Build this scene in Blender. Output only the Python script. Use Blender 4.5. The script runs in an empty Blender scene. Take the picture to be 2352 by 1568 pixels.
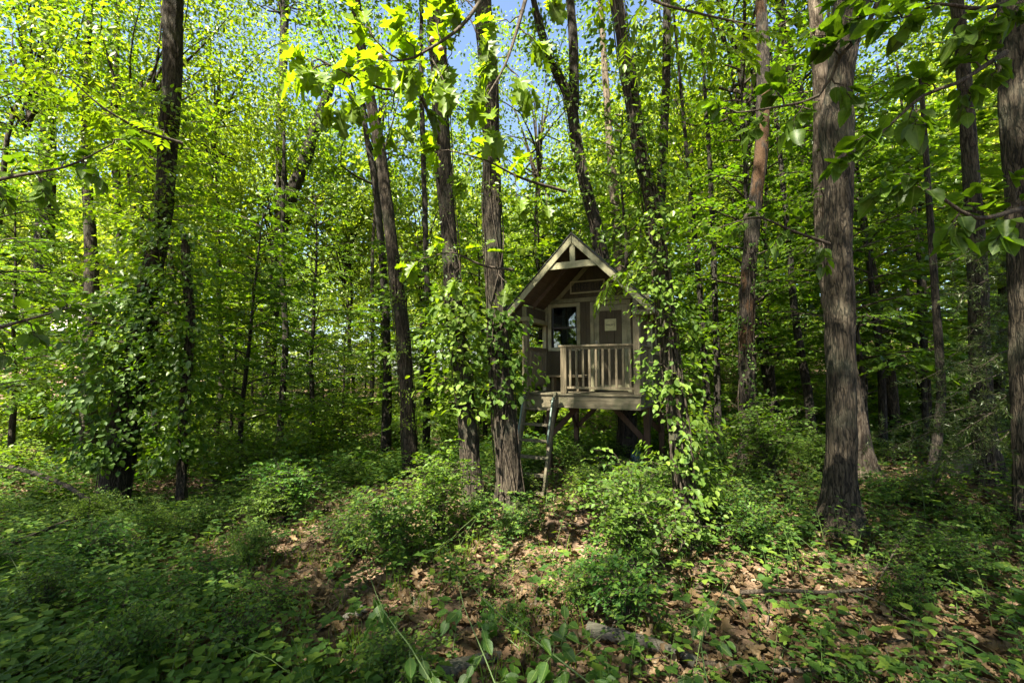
import bpy, math, random
import numpy as np
from mathutils import Vector, Matrix

random.seed(11)
rng = np.random.default_rng(11)
scene = bpy.context.scene
R = math.radians

# ---------------------------------------------------------------- camera
EYE = 1.75
PITCH = R(3.86)
FPX = 1045.0                      # focal length in px of a 2352 px wide frame
cam_data = bpy.data.cameras.new("camera")
cam = bpy.data.objects.new("camera", cam_data)
scene.collection.objects.link(cam)
scene.camera = cam
cam_data.sensor_width = 36.0
cam_data.lens = 36.0 * FPX / 2352.0
cam_data.clip_start = 0.05
cam_data.clip_end = 400
cam.location = (0, 0, EYE)
cam.rotation_euler = (R(90) + PITCH, 0, 0)

# ---------------------------------------------------------------- sky and sun
SUN_ELEV, SUN_AZ = R(56), R(212)      # azimuth clockwise from +Y (behind the camera, to the left)
world = bpy.data.worlds.new("World")
scene.world = world
world.use_nodes = True
wn = world.node_tree
wn.nodes.clear()
wo = wn.nodes.new("ShaderNodeOutputWorld")
bg = wn.nodes.new("ShaderNodeBackground")
sky = wn.nodes.new("ShaderNodeTexSky")
sky.sky_type = 'NISHITA'
sky.sun_disc = False
sky.sun_elevation = SUN_ELEV
sky.sun_rotation = SUN_AZ
sky.air_density = 1.0
sky.dust_density = 1.6
sky.ozone_density = 1.5
bg.inputs[1].default_value = 0.058
wn.links.new(sky.outputs[0], bg.inputs[0])
wn.links.new(bg.outputs[0], wo.inputs[0])

sd = bpy.data.lights.new("sun", 'SUN')
sd.energy = 5.0
sd.angle = R(0.53)
sd.color = (1.0, 0.94, 0.80)
sun = bpy.data.objects.new("sun", sd)
scene.collection.objects.link(sun)
to_sun = Vector((math.sin(SUN_AZ) * math.cos(SUN_ELEV), math.cos(SUN_AZ) * math.cos(SUN_ELEV), math.sin(SUN_ELEV)))
sun.rotation_euler = (-to_sun).to_track_quat('-Z', 'Y').to_euler()
sun.location = (0, 0, 40)

scene.view_settings.view_transform = 'Standard'
scene.view_settings.look = 'None'
scene.view_settings.exposure = 2.75
scene.view_settings.gamma = 1.0
scene.view_settings.use_curve_mapping = False
cy = scene.cycles
cy.max_bounces = 11
cy.diffuse_bounces = 6
cy.glossy_bounces = 2
cy.transmission_bounces = 8
cy.transparent_max_bounces = 4
cy.caustics_reflective = False
cy.caustics_refractive = False
cy.use_denoising = True
cy.sample_clamp_indirect = 8.0

# ---------------------------------------------------------------- helpers
def ray(u, v):
    x = (u - 1176.0) / FPX
    y = -(v - 784.0) / FPX
    c, s = math.cos(PITCH), math.sin(PITCH)
    return Vector((x, c - y * s, s + y * c))

def at(u, v, Y):
    """world point at distance Y (world y) that the photograph shows at (u, v) of its 2352 px wide view"""
    d = ray(u, v)
    t = Y / d.y
    return Vector((0, 0, EYE)) + d * t

def metres(px, u, v, Y):
    return px / FPX * (Y / ray(u, v).y)

def sstep(a, b, x):
    t = np.clip((x - a) / (b - a), 0, 1)
    return t * t * (3 - 2 * t)

def hash3(i, j, k):
    h = (i * 374761393 + j * 668265263 + k * 2147483647 * 3 + 1013904223) & 0xFFFFFFFF
    h = ((h ^ (h >> 13)) * 1274126177) & 0xFFFFFFFF
    h = h ^ (h >> 16)
    return (h & 0xFFFF) / 65535.0

def vnoise(x, y, z):
    x, y, z = np.broadcast_arrays(np.asarray(x, float), np.asarray(y, float), np.asarray(z, float))
    xi, yi, zi = np.floor(x).astype(np.int64), np.floor(y).astype(np.int64), np.floor(z).astype(np.int64)
    fx, fy, fz = x - xi, y - yi, z - zi
    fx, fy, fz = fx * fx * (3 - 2 * fx), fy * fy * (3 - 2 * fy), fz * fz * (3 - 2 * fz)
    out = 0
    for a in (0, 1):
        for b in (0, 1):
            for c in (0, 1):
                w = (fx if a else 1 - fx) * (fy if b else 1 - fy) * (fz if c else 1 - fz)
                out = out + w * hash3(xi + a, yi + b, zi + c)
    return out

def ground_z(x, y):
    x = np.asarray(x, float); y = np.asarray(y, float)
    z = 0.08 * np.clip(x, -6, 7) * sstep(1.5, 5, y)
    z = z - 0.5 * sstep(5, 14, y)
    hill = 0.20 * np.clip(y - 12, 0, 30) * sstep(1.5, 13, x)
    z = z + hill + 0.03 * np.clip(y - 26, 0, 60)
    z = z + 0.05 * (vnoise(x * 0.9, y * 0.9, 3.3) - 0.5) + 0.22 * (vnoise(x * 0.22, y * 0.22, 7.7) - 0.5) * sstep(3, 10, y)
    return z

def gz(x, y):
    return float(ground_z(x, y))

_T = np.concatenate([np.arange(0.8, 16, 0.05), np.arange(16, 70, 0.25)])
_GP = {}
def ground_px(u, v):
    """where the line of sight through (u, v) meets the ground"""
    k = (round(u, 1), round(v, 1))
    if k in _GP: return _GP[k].copy()
    d = ray(u, v)
    z = EYE + d.z * _T
    below = z < ground_z(d.x * _T, d.y * _T)
    i = int(np.argmax(below)) if below.any() else len(_T) - 1
    a, b = _T[max(0, i - 1)], _T[i]
    ts = np.linspace(a, b, 12)
    dz = (EYE + d.z * ts) - ground_z(d.x * ts, d.y * ts)
    t = ts[int(np.argmin(np.abs(dz)))]
    p = Vector((0, 0, EYE)) + d * float(t)
    _GP[k] = p
    return p.copy()

def tag(o, label=None, category=None, group=None, kind=None):
    if label: o["label"] = label
    if category: o["category"] = category
    if group: o["group"] = group
    if kind: o["kind"] = kind
    return o

def link(o, parent=None):
    scene.collection.objects.link(o)
    if parent is not None:
        o.parent = parent
    return o

def empty(name, loc=(0, 0, 0), rz=0.0):
    o = bpy.data.objects.new(name, None)
    o.empty_display_size = 0.1
    o.location = loc
    o.rotation_euler = (0, 0, rz)
    return link(o)

def mesh_np(name, V, F, mat=None, smooth=False):
    """mesh from arrays; F is (n,3) or (n,4) or a list of such arrays"""
    if not isinstance(F, list):
        F = [F]
    F = [np.asarray(f, dtype=np.int32) for f in F if len(f)]
    me = bpy.data.meshes.new(name)
    V = np.asarray(V, dtype=np.float32)
    nl = sum(f.size for f in F)
    npoly = sum(len(f) for f in F)
    me.vertices.add(len(V))
    me.vertices.foreach_set("co", V.ravel())
    me.loops.add(nl)
    me.loops.foreach_set("vertex_index", np.concatenate([f.ravel() for f in F]))
    me.polygons.add(npoly)
    tot = np.concatenate([np.full(len(f), f.shape[1], dtype=np.int32) for f in F])
    start = np.concatenate([[0], np.cumsum(tot)[:-1]]).astype(np.int32)
    me.polygons.foreach_set("loop_start", start)
    me.polygons.foreach_set("loop_total", tot)
    if smooth:
        me.polygons.foreach_set("use_smooth", np.ones(npoly, dtype=bool))
    me.update(calc_edges=True)
    if mat is not None:
        me.materials.append(mat)
    return me

def put(name, me, parent=None, **kw):
    o = bpy.data.objects.new(name, me)
    link(o, parent)
    return tag(o, **kw)

class MB:
    """collects boxes, beams and tubes into one mesh"""
    def __init__(self):
        self.v, self.f = [], []
    def add(self, verts, faces):
        n = len(self.v)
        self.v += [tuple(v) for v in verts]
        self.f += [tuple(i + n for i in f) for f in faces]
        return self
    def box(self, x0, x1, y0, y1, z0, z1):
        v = [(x0, y0, z0), (x1, y0, z0), (x1, y1, z0), (x0, y1, z0), (x0, y0, z1), (x1, y0, z1), (x1, y1, z1), (x0, y1, z1)]
        return self.add(v, [(0, 3, 2, 1), (4, 5, 6, 7), (0, 1, 5, 4), (1, 2, 6, 5), (2, 3, 7, 6), (3, 0, 4, 7)])
    def prism(self, poly, axis, a, b):
        """poly in the two other axes, extruded along axis from a to b"""
        def mk(p, t):
            if axis == 'y': return (p[0], t, p[1])
            if axis == 'x': return (t, p[0], p[1])
            return (p[0], p[1], t)
        n = len(poly)
        v = [mk(p, a) for p in poly] + [mk(p, b) for p in poly]
        f = [tuple(range(n)), tuple(range(2 * n - 1, n - 1, -1))]
        for i in range(n):
            j = (i + 1) % n
            f.append((i, i + n, j + n, j))
        return self.add(v, f)
    def beam(self, p0, p1, w, t, ref=(0, 1, 0)):
        """square section bar, w across, t along ref"""
        p0, p1, ref = Vector(p0), Vector(p1), Vector(ref)
        d = (p1 - p0).normalized()
        a = d.cross(ref).normalized()
        b = a.cross(d).normalized()
        v = []
        for p in (p0, p1):
            for sa, sb in ((-1, -1), (1, -1), (1, 1), (-1, 1)):
                v.append(p + a * (w / 2 * sa) + b * (t / 2 * sb))
        return self.add(v, [(0, 3, 2, 1), (4, 5, 6, 7), (0, 1, 5, 4), (1, 2, 6, 5), (2, 3, 7, 6), (3, 0, 4, 7)])
    def tube(self, pts, rad, n=8):
        pts = [Vector(p) for p in pts]
        if not hasattr(rad, '__len__'): rad = [rad] * len(pts)
        base = len(self.v)
        ref = Vector((0.3, 0.2, 1)).normalized()
        for i, p in enumerate(pts):
            d = (pts[min(i + 1, len(pts) - 1)] - pts[max(i - 1, 0)]).normalized()
            r = ref if abs(d.dot(ref)) < 0.95 else Vector((1, 0, 0))
            a = d.cross(r).normalized(); b = d.cross(a)
            for k in range(n):
                t = 2 * math.pi * k / n
                self.v.append(tuple(p + (a * math.cos(t) + b * math.sin(t)) * rad[i]))
        for i in range(len(pts) - 1):
            for k in range(n):
                k2 = (k + 1) % n
                self.f.append((base + i * n + k, base + i * n + k2, base + (i + 1) * n + k2, base + (i + 1) * n + k))
        self.f.append(tuple(base + k for k in range(n - 1, -1, -1)))
        self.f.append(tuple(base + (len(pts) - 1) * n + k for k in range(n)))
        return self
    def mesh(self, name, mat, bevel=0.0, smooth=False):
        me = bpy.data.meshes.new(name)
        me.from_pydata(self.v, [], self.f)
        if bevel > 0:
            import bmesh
            bm = bmesh.new(); bm.from_mesh(me)
            bmesh.ops.bevel(bm, geom=bm.edges[:], offset=bevel, segments=1, affect='EDGES', clamp_overlap=True)
            bmesh.ops.recalc_face_normals(bm, faces=bm.faces[:])
            bm.to_mesh(me); bm.free()
        if smooth:
            for p in me.polygons: p.use_smooth = True
        me.materials.append(mat)
        me.update()
        return me
    def build(self, name, mat, parent=None, bevel=0.0, smooth=False, **kw):
        return put(name, self.mesh(name, mat, bevel, smooth), parent, **kw)

# ---------------------------------------------------------------- materials
def newmat(name):
    m = bpy.data.materials.new(name)
    m.use_nodes = True
    nt = m.node_tree
    nt.nodes.clear()
    out = nt.nodes.new("ShaderNodeOutputMaterial")
    return m, nt, out

def N(nt, t, **kw):
    n = nt.nodes.new("ShaderNode" + t)
    for k, v in kw.items():
        setattr(n, k, v)
    return n

def ramp(nt, stops, fac=None):
    r = N(nt, "ValToRGB")
    cr = r.color_ramp
    while len(cr.elements) < len(stops): cr.elements.new(0.5)
    for e, (p, c) in zip(cr.elements, stops):
        e.position = p
        e.color = (c[0], c[1], c[2], 1)
    if fac is not None: nt.links.new(fac, r.inputs[0])
    return r

def leaf_mat(name, c0, c1, c2, trans=(1.8, 1.85, 0.42), tfac=0.45, gloss=0.06, rough=0.38, objvar=0.25):
    m, nt, out = newmat(name)
    L = nt.links.new
    geo = N(nt, "NewGeometry")
    oi = N(nt, "ObjectInfo")
    r = ramp(nt, [(0.0, c0), (0.55, c1), (1.0, c2)], geo.outputs["Random Per Island"])
    hsv = N(nt, "HueSaturation")
    mr = N(nt, "MapRange")
    L(oi.outputs["Random"], mr.inputs[0])
    mr.inputs[3].default_value = 1 - objvar; mr.inputs[4].default_value = 1 + objvar
    L(mr.outputs[0], hsv.inputs["Value"])
    mh = N(nt, "MapRange")
    L(oi.outputs["Random"], mh.inputs[0])
    mh.inputs[3].default_value = 0.515; mh.inputs[4].default_value = 0.488
    L(mh.outputs[0], hsv.inputs["Hue"])
    L(r.outputs[0], hsv.inputs["Color"])
    tc = N(nt, "Mix", data_type='RGBA', blend_type='MULTIPLY')
    tc.inputs[0].default_value = 1.0
    L(hsv.outputs[0], tc.inputs[6])
    tc.inputs[7].default_value = (trans[0], trans[1], trans[2], 1)
    d = N(nt, "BsdfDiffuse"); L(hsv.outputs[0], d.inputs[0])
    t = N(nt, "BsdfTranslucent"); L(tc.outputs[2], t.inputs[0])
    mx = N(nt, "MixShader"); mx.inputs[0].default_value = tfac
    L(d.outputs[0], mx.inputs[1]); L(t.outputs[0], mx.inputs[2])
    g = N(nt, "BsdfGlossy"); g.inputs["Roughness"].default_value = rough
    g.inputs[0].default_value = (0.95, 1, 0.85, 1)
    m2 = N(nt, "MixShader")
    fr = N(nt, "LayerWeight"); fr.inputs[0].default_value = 0.5
    pw = N(nt, "Math", operation='POWER'); L(fr.outputs["Facing"], pw.inputs[0]); pw.inputs[1].default_value = 3.0
    mm = N(nt, "Math", operation='MULTIPLY_ADD'); L(pw.outputs[0], mm.inputs[0]); mm.inputs[1].default_value = gloss * 2.2; mm.inputs[2].default_value = gloss * 0.35
    L(mm.outputs[0], m2.inputs[0])
    L(mx.outputs[0], m2.inputs[1]); L(g.outputs[0], m2.inputs[2])
    L(m2.outputs[0], out.inputs[0])
    return m

LEAF_CANOPY = leaf_mat("leaf_canopy", (0.068, 0.118, 0.008), (0.115, 0.170, 0.010), (0.19, 0.230, 0.020), tfac=0.55, gloss=0.045)
LEAF_UNDER = leaf_mat("leaf_understory", (0.062, 0.118, 0.009), (0.098, 0.165, 0.010), (0.160, 0.215, 0.016), tfac=0.56)
LEAF_DEEP = leaf_mat("leaf_deep_green", (0.036, 0.078, 0.010), (0.062, 0.118, 0.012), (0.105, 0.165, 0.015), tfac=0.5)
LEAF_LIME = leaf_mat("leaf_lime", (0.098, 0.152, 0.010), (0.140, 0.198, 0.012), (0.21, 0.240, 0.020), tfac=0.58)
LEAF_VINE = leaf_mat("leaf_vine", (0.048, 0.098, 0.012), (0.080, 0.142, 0.014), (0.125, 0.185, 0.018), tfac=0.48, gloss=0.04, rough=0.55)
LEAF_GROUND = leaf_mat("leaf_ground", (0.028, 0.072, 0.012), (0.056, 0.118, 0.015), (0.125, 0.185, 0.020), tfac=0.45, gloss=0.035, rough=0.55, objvar=0.0)
LEAF_CEDAR = leaf_mat("leaf_cedar", (0.030, 0.052, 0.012), (0.048, 0.072, 0.016), (0.075, 0.098, 0.024), tfac=0.25)
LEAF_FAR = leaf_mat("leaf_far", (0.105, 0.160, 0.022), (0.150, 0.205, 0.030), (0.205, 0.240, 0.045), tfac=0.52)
LEAF_DEAD = leaf_mat("leaf_dead", (0.045, 0.028, 0.015), (0.100, 0.064, 0.034), (0.20, 0.135, 0.075), trans=(1.2, 0.9, 0.6), tfac=0.15, gloss=0.02, objvar=0.25)

def vein_leaf(name, c0, c1, trans=(1.55, 1.7, 0.5), tfac=0.5, side=7.0):
    """leaf piece with a pale midrib, side veins and blotches, in the leaf's own coordinates"""
    m, nt, out = newmat(name)
    L = nt.links.new
    tc = N(nt, "TexCoord"); sp = N(nt, "SeparateXYZ"); L(tc.outputs["Object"], sp.inputs[0])
    ax = N(nt, "Math", operation='ABSOLUTE'); L(sp.outputs[0], ax.inputs[0])
    mid = N(nt, "MapRange"); mid.inputs[1].default_value = 0.008; mid.inputs[2].default_value = 0.022; mid.inputs[3].default_value = 1; mid.inputs[4].default_value = 0
    L(ax.outputs[0], mid.inputs[0])
    m1 = N(nt, "Math", operation='MULTIPLY'); L(ax.outputs[0], m1.inputs[0]); m1.inputs[1].default_value = -0.75
    m2 = N(nt, "Math", operation='ADD'); L(m1.outputs[0], m2.inputs[0]); L(sp.outputs[1], m2.inputs[1])
    m3 = N(nt, "Math", operation='MULTIPLY'); L(m2.outputs[0], m3.inputs[0]); m3.inputs[1].default_value = side
    fr = N(nt, "Math", operation='FRACT'); L(m3.outputs[0], fr.inputs[0])
    sv = N(nt, "MapRange"); sv.inputs[1].default_value = 0.0; sv.inputs[2].default_value = 0.14; sv.inputs[3].default_value = 0.55; sv.inputs[4].default_value = 0
    L(fr.outputs[0], sv.inputs[0])
    mxv = N(nt, "Math", operation='MAXIMUM'); L(mid.outputs[0], mxv.inputs[0]); L(sv.outputs[0], mxv.inputs[1])
    oi = N(nt, "ObjectInfo")
    nz = N(nt, "TexNoise"); nz.inputs["Scale"].default_value = 5; nz.inputs["Detail"].default_value = 5
    ov = N(nt, "VectorMath", operation='ADD'); L(tc.outputs["Object"], ov.inputs[0]); L(oi.outputs["Location"], ov.inputs[1]); L(ov.outputs[0], nz.inputs["Vector"])
    r = ramp(nt, [(0.3, c0), (0.7, c1)], nz.outputs["Fac"])
    hv = N(nt, "HueSaturation"); mr = N(nt, "MapRange"); L(oi.outputs["Random"], mr.inputs[0]); mr.inputs[3].default_value = 0.65; mr.inputs[4].default_value = 1.3
    L(mr.outputs[0], hv.inputs["Value"]); L(r.outputs[0], hv.inputs["Color"])
    vm = N(nt, "Mix", data_type='RGBA'); L(mxv.outputs[0], vm.inputs[0]); L(hv.outputs[0], vm.inputs[6]); vm.inputs[7].default_value = (0.19, 0.26, 0.06, 1)
    tm = N(nt, "Mix", data_type='RGBA', blend_type='MULTIPLY'); tm.inputs[0].default_value = 1; L(hv.outputs[0], tm.inputs[6]); tm.inputs[7].default_value = (*trans, 1)
    d = N(nt, "BsdfDiffuse"); L(vm.outputs[2], d.inputs[0])
    t = N(nt, "BsdfTranslucent"); L(tm.outputs[2], t.inputs[0])
    mx = N(nt, "MixShader"); mx.inputs[0].default_value = tfac; L(d.outputs[0], mx.inputs[1]); L(t.outputs[0], mx.inputs[2])
    g = N(nt, "BsdfGlossy"); g.inputs["Roughness"].default_value = 0.45; g.inputs[0].default_value = (0.95, 1, 0.9, 1)
    m4 = N(nt, "MixShader"); m4.inputs[0].default_value = 0.018; L(mx.outputs[0], m4.inputs[1]); L(g.outputs[0], m4.inputs[2])
    L(m4.outputs[0], out.inputs[0])
    return m
NEAR_OAK = vein_leaf("near_oak_leaf", (0.085, 0.150, 0.008), (0.135, 0.205, 0.012), trans=(1.9, 1.8, 0.4), tfac=0.62, side=5.0)
NEAR_OVAL = vein_leaf("near_oval_leaf", (0.050, 0.102, 0.010), (0.088, 0.150, 0.013), trans=(1.8, 1.8, 0.4), tfac=0.55)
NEAR_GROUND = vein_leaf("near_ground_leaf", (0.035, 0.088, 0.014), (0.065, 0.130, 0.016), tfac=0.42)

def bark_mat(name, dark, mid, light, scale=1.0, lichen=0.25, bump=0.6, patch=None):
    m, nt, out = newmat(name)
    L = nt.links.new
    tc = N(nt, "TexCoord")
    mp = N(nt, "Mapping"); mp.inputs["Scale"].default_value = (scale, scale, scale * 0.16)
    L(tc.outputs["Object"], mp.inputs[0])
    n1 = N(nt, "TexNoise"); n1.inputs["Scale"].default_value = 30; n1.inputs["Detail"].default_value = 5; n1.inputs["Roughness"].default_value = 0.6
    n1.inputs["Distortion"].default_value = 0.5
    L(mp.outputs[0], n1.inputs["Vector"])
    # fissures where a stretched noise crosses its middle, twice
    ds = N(nt, "VectorMath", operation='MULTIPLY_ADD')
    nw = N(nt, "TexNoise"); nw.inputs["Scale"].default_value = 5; nw.inputs["Detail"].default_value = 3
    L(tc.outputs["Object"], nw.inputs["Vector"])
    L(nw.outputs["Color"], ds.inputs[0]); ds.inputs[1].default_value = (0.035, 0.035, 0.03); L(mp.outputs[0], ds.inputs[2])
    fz = []
    for sc_, of in ((26, 0.0), (52, 5.0)):
        nf = N(nt, "TexNoise"); nf.inputs["Scale"].default_value = sc_; nf.inputs["Detail"].default_value = 2.5; nf.inputs["Roughness"].default_value = 0.55
        ofs = N(nt, "VectorMath", operation='ADD'); L(ds.outputs[0], ofs.inputs[0]); ofs.inputs[1].default_value = (of, of, of)
        L(ofs.outputs[0], nf.inputs["Vector"])
        sb = N(nt, "Math", operation='SUBTRACT'); L(nf.outputs["Fac"], sb.inputs[0]); sb.inputs[1].default_value = 0.5
        ab = N(nt, "Math", operation='ABSOLUTE'); L(sb.outputs[0], ab.inputs[0])
        mr_ = N(nt, "MapRange"); mr_.inputs[2].default_value = 0.085; L(ab.outputs[0], mr_.inputs[0])
        fz.append(mr_)
    mn = N(nt, "Math", operation='MULTIPLY'); L(fz[0].outputs[0], mn.inputs[0])
    m5 = N(nt, "Math", operation='MULTIPLY_ADD'); L(fz[1].outputs[0], m5.inputs[0]); m5.inputs[1].default_value = 0.5; m5.inputs[2].default_value = 0.5
    L(m5.outputs[0], mn.inputs[1])
    mul = N(nt, "Math", operation='MULTIPLY'); L(mn.outputs[0], mul.inputs[0]); L(n1.outputs["Fac"], mul.inputs[1])
    r = ramp(nt, [(0.03, dark), (0.32, mid), (0.72, light)], mul.outputs[0])
    n2 = N(nt, "TexNoise"); n2.inputs["Scale"].default_value = 2.2; n2.inputs["Detail"].default_value = 6
    L(tc.outputs["Object"], n2.inputs["Vector"])
    rr = ramp(nt, [(0.52, (0, 0, 0)), (0.68, (1, 1, 1))], n2.outputs["Fac"])
    ml = N(nt, "Math", operation='MULTIPLY'); L(rr.outputs[0], ml.inputs[0]); ml.inputs[1].default_value = lichen
    mx = N(nt, "Mix", data_type='RGBA'); L(ml.outputs[0], mx.inputs[0]); L(r.outputs[0], mx.inputs[6])
    mx.inputs[7].default_value = (0.12, 0.135, 0.085, 1)
    col = mx.outputs[2]
    if patch is not None:
        n3 = N(nt, "TexNoise"); n3.inputs["Scale"].default_value = 1.6; n3.inputs["Detail"].default_value = 5
        mp3 = N(nt, "Mapping"); mp3.inputs["Scale"].default_value = (2.2, 2.2, 0.7); L(tc.outputs["Object"], mp3.inputs[0]); L(mp3.outputs[0], n3.inputs["Vector"])
        r3 = ramp(nt, [(0.53, (0, 0, 0)), (0.57, (1, 1, 1))], n3.outputs["Fac"])
        mx2 = N(nt, "Mix", data_type='RGBA'); L(r3.outputs[0], mx2.inputs[0]); L(col, mx2.inputs[6]); mx2.inputs[7].default_value = (*patch, 1)
        col = mx2.outputs[2]
    b = N(nt, "BsdfPrincipled"); b.inputs["Roughness"].default_value = 0.92
    b.inputs["Specular IOR Level"].default_value = 0.2
    L(col, b.inputs["Base Color"])
    bp = N(nt, "Bump"); bp.inputs["Strength"].default_value = bump; bp.inputs["Distance"].default_value = 0.03
    L(mul.outputs[0], bp.inputs["Height"]); L(bp.outputs[0], b.inputs["Normal"])
    L(b.outputs[0], out.inputs[0])
    return m

BARK_GREY = bark_mat("bark_grey", (0.007, 0.006, 0.004), (0.038, 0.029, 0.019), (0.088, 0.073, 0.050), 1.0, 0.22)
BARK_BROWN = bark_mat("bark_brown", (0.007, 0.005, 0.003), (0.034, 0.026, 0.017), (0.082, 0.066, 0.044), 1.1, 0.15)
BARK_DARK = bark_mat("bark_dark", (0.006, 0.005, 0.004), (0.026, 0.021, 0.015), (0.065, 0.054, 0.040), 1.2, 0.12)
BARK_PALE = bark_mat("bark_pale", (0.05, 0.036, 0.026), (0.12, 0.092, 0.065), (0.21, 0.17, 0.125), 0.9, 0.1)
BARK_STRIPPED = bark_mat("bark_stripped", (0.006, 0.005, 0.004), (0.028, 0.022, 0.016), (0.07, 0.056, 0.042), 1.2, 0.1, patch=(0.065, 0.036, 0.018))
TWIG = bark_mat("twig_bark", (0.025, 0.018, 0.012), (0.055, 0.042, 0.030), (0.11, 0.090, 0.066), 2.0, 0.1, bump=0.2)

def stem_mat():
    m, nt, out = newmat("green_stem")
    b = N(nt, "BsdfPrincipled"); b.inputs["Base Color"].default_value = (0.065, 0.105, 0.020, 1); b.inputs["Roughness"].default_value = 0.6
    nt.links.new(b.outputs[0], out.inputs[0])
    return m
STEM = stem_mat()

def wood_mat(name, dark, light, scale=1.0, axis='Z', stain=0.35, bump=0.25, rough=0.85, moss=0.0):
    """planks weathered along their long axis"""
    m, nt, out = newmat(name)
    L = nt.links.new
    tc = N(nt, "TexCoord"); mp = N(nt, "Mapping")
    s = {'X': (0.06, 1, 1), 'Y': (1, 0.06, 1), 'Z': (1, 1, 0.06)}[axis]
    mp.inputs["Scale"].default_value = tuple(v * scale for v in s)
    oi = N(nt, "ObjectInfo")
    off = N(nt, "VectorMath", operation='SCALE'); off.inputs[0].default_value = (3, 5, 7)
    L(oi.outputs["Random"], off.inputs["Scale"])
    ad = N(nt, "VectorMath", operation='ADD'); L(tc.outputs["Object"], ad.inputs[0]); L(off.outputs[0], ad.inputs[1])
    L(ad.outputs[0], mp.inputs[0])
    n1 = N(nt, "TexNoise"); n1.inputs["Scale"].default_value = 55; n1.inputs["Detail"].default_value = 6; n1.inputs["Distortion"].default_value = 1.2
    L(mp.outputs[0], n1.inputs["Vector"])
    r = ramp(nt, [(0.3, dark), (0.68, light)], n1.outputs["Fac"])
    n2 = N(nt, "TexNoise"); n2.inputs["Scale"].default_value = 3.5; n2.inputs["Detail"].default_value = 7; n2.inputs["Roughness"].default_value = 0.65
    L(ad.outputs[0], n2.inputs["Vector"])
    r2 = ramp(nt, [(0.42, (1, 1, 1)), (0.70, (1 - stain, 1 - stain, 1 - stain * 0.9))], n2.outputs["Fac"])
    mx = N(nt, "Mix", data_type='RGBA', blend_type='MULTIPLY'); mx.inputs[0].default_value = 1
    L(r.outputs[0], mx.inputs[6]); L(r2.outputs[0], mx.inputs[7])
    hv = N(nt, "HueSaturation"); mr = N(nt, "MapRange"); L(oi.outputs["Random"], mr.inputs[0]); mr.inputs[3].default_value = 0.84; mr.inputs[4].default_value = 1.14
    L(mr.outputs[0], hv.inputs["Value"]); L(mx.outputs[2], hv.inputs["Color"])
    col = hv.outputs[0]
    if moss > 0:
        n3 = N(nt, "TexNoise"); n3.inputs["Scale"].default_value = 7; n3.inputs["Detail"].default_value = 8
        L(ad.outputs[0], n3.inputs["Vector"])
        r3 = ramp(nt, [(0.48, (0, 0, 0)), (0.66, (moss, moss, moss))], n3.outputs["Fac"])
        m3 = N(nt, "Mix", data_type='RGBA'); L(r3.outputs[0], m3.inputs[0]); L(col, m3.inputs[6]); m3.inputs[7].default_value = (0.06, 0.075, 0.03, 1)
        col = m3.outputs[2]
    b = N(nt, "BsdfPrincipled"); b.inputs["Roughness"].default_value = rough; b.inputs["Specular IOR Level"].default_value = 0.3
    L(col, b.inputs["Base Color"])
    bp = N(nt, "Bump"); bp.inputs["Strength"].default_value = bump; bp.inputs["Distance"].default_value = 0.01
    L(n1.outputs["Fac"], bp.inputs["Height"]); L(bp.outputs[0], b.inputs["Normal"])
    L(b.outputs[0], out.inputs[0])
    return m

SIDING = wood_mat("siding_paint", (0.066, 0.053, 0.030), (0.090, 0.073, 0.043), 0.6, 'Z', 0.28, 0.12, 0.8)
TRIM = wood_mat("trim_paint", (0.26, 0.24, 0.135), (0.32, 0.295, 0.175), 0.6, 'Z', 0.40, 0.12, 0.7, moss=0.3)
SOFFIT = wood_mat("soffit_plywood", (0.085, 0.055, 0.034), (0.13, 0.088, 0.056), 0.5, 'Y', 0.35, 0.1)
WOOD_DECK = wood_mat("weathered_deck_wood", (0.075, 0.062, 0.036), (0.19, 0.16, 0.10), 0.9, 'X', 0.55, 0.4, moss=0.45)
WOOD_UP = wood_mat("weathered_upright_wood", (0.105, 0.082, 0.048), (0.235, 0.19, 0.118), 0.8, 'Z', 0.5, 0.4, moss=0.3)
WOOD_LADDER = wood_mat("ladder_wood", (0.085, 0.070, 0.043), (0.18, 0.152, 0.10), 0.9, 'Z', 0.5, 0.3, moss=0.4)
WOOD_LEG = wood_mat("treated_leg_wood", (0.045, 0.026, 0.014), (0.090, 0.052, 0.030), 0.8, 'Z', 0.45, 0.3)
SHINGLE = wood_mat("asphalt_shingle", (0.03, 0.03, 0.028), (0.07, 0.065, 0.06), 2.0, 'X', 0.3, 0.4)

def plain(name, col, rough=0.6, metal=0.0, spec=0.5):
    m, nt, out = newmat(name)
    L = nt.links.new
    tc = N(nt, "TexCoord")
    n = N(nt, "TexNoise"); n.inputs["Scale"].default_value = 9; n.inputs["Detail"].default_value = 6
    L(tc.outputs["Object"], n.inputs["Vector"])
    r = ramp(nt, [(0.3, tuple(c * 0.78 for c in col)), (0.7, tuple(min(1, c * 1.15) for c in col))], n.outputs["Fac"])
    b = N(nt, "BsdfPrincipled"); b.inputs["Roughness"].default_value = rough; b.inputs["Metallic"].default_value = metal
    b.inputs["Specular IOR Level"].default_value = spec
    L(r.outputs[0], b.inputs["Base Color"]); L(b.outputs[0], out.inputs[0])
    return m
INK = plain("black_paint", (0.012, 0.011, 0.010), 0.7)
SIGNWOOD = plain("sign_board_wood", (0.085, 0.072, 0.042), 0.8)
PIPE = plain("galvanised_pipe", (0.13, 0.17, 0.14), 0.5, 0.3)
PAPER = plain("yellowed_notice", (0.46, 0.45, 0.24), 0.7)
ROOM = plain("room_interior", (0.06, 0.05, 0.04), 0.9)
BRASS = plain("door_handle_metal", (0.35, 0.33, 0.28), 0.35, 0.9)
TEAL = plain("teal_plastic", (0.012, 0.045, 0.050), 0.4)
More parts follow.
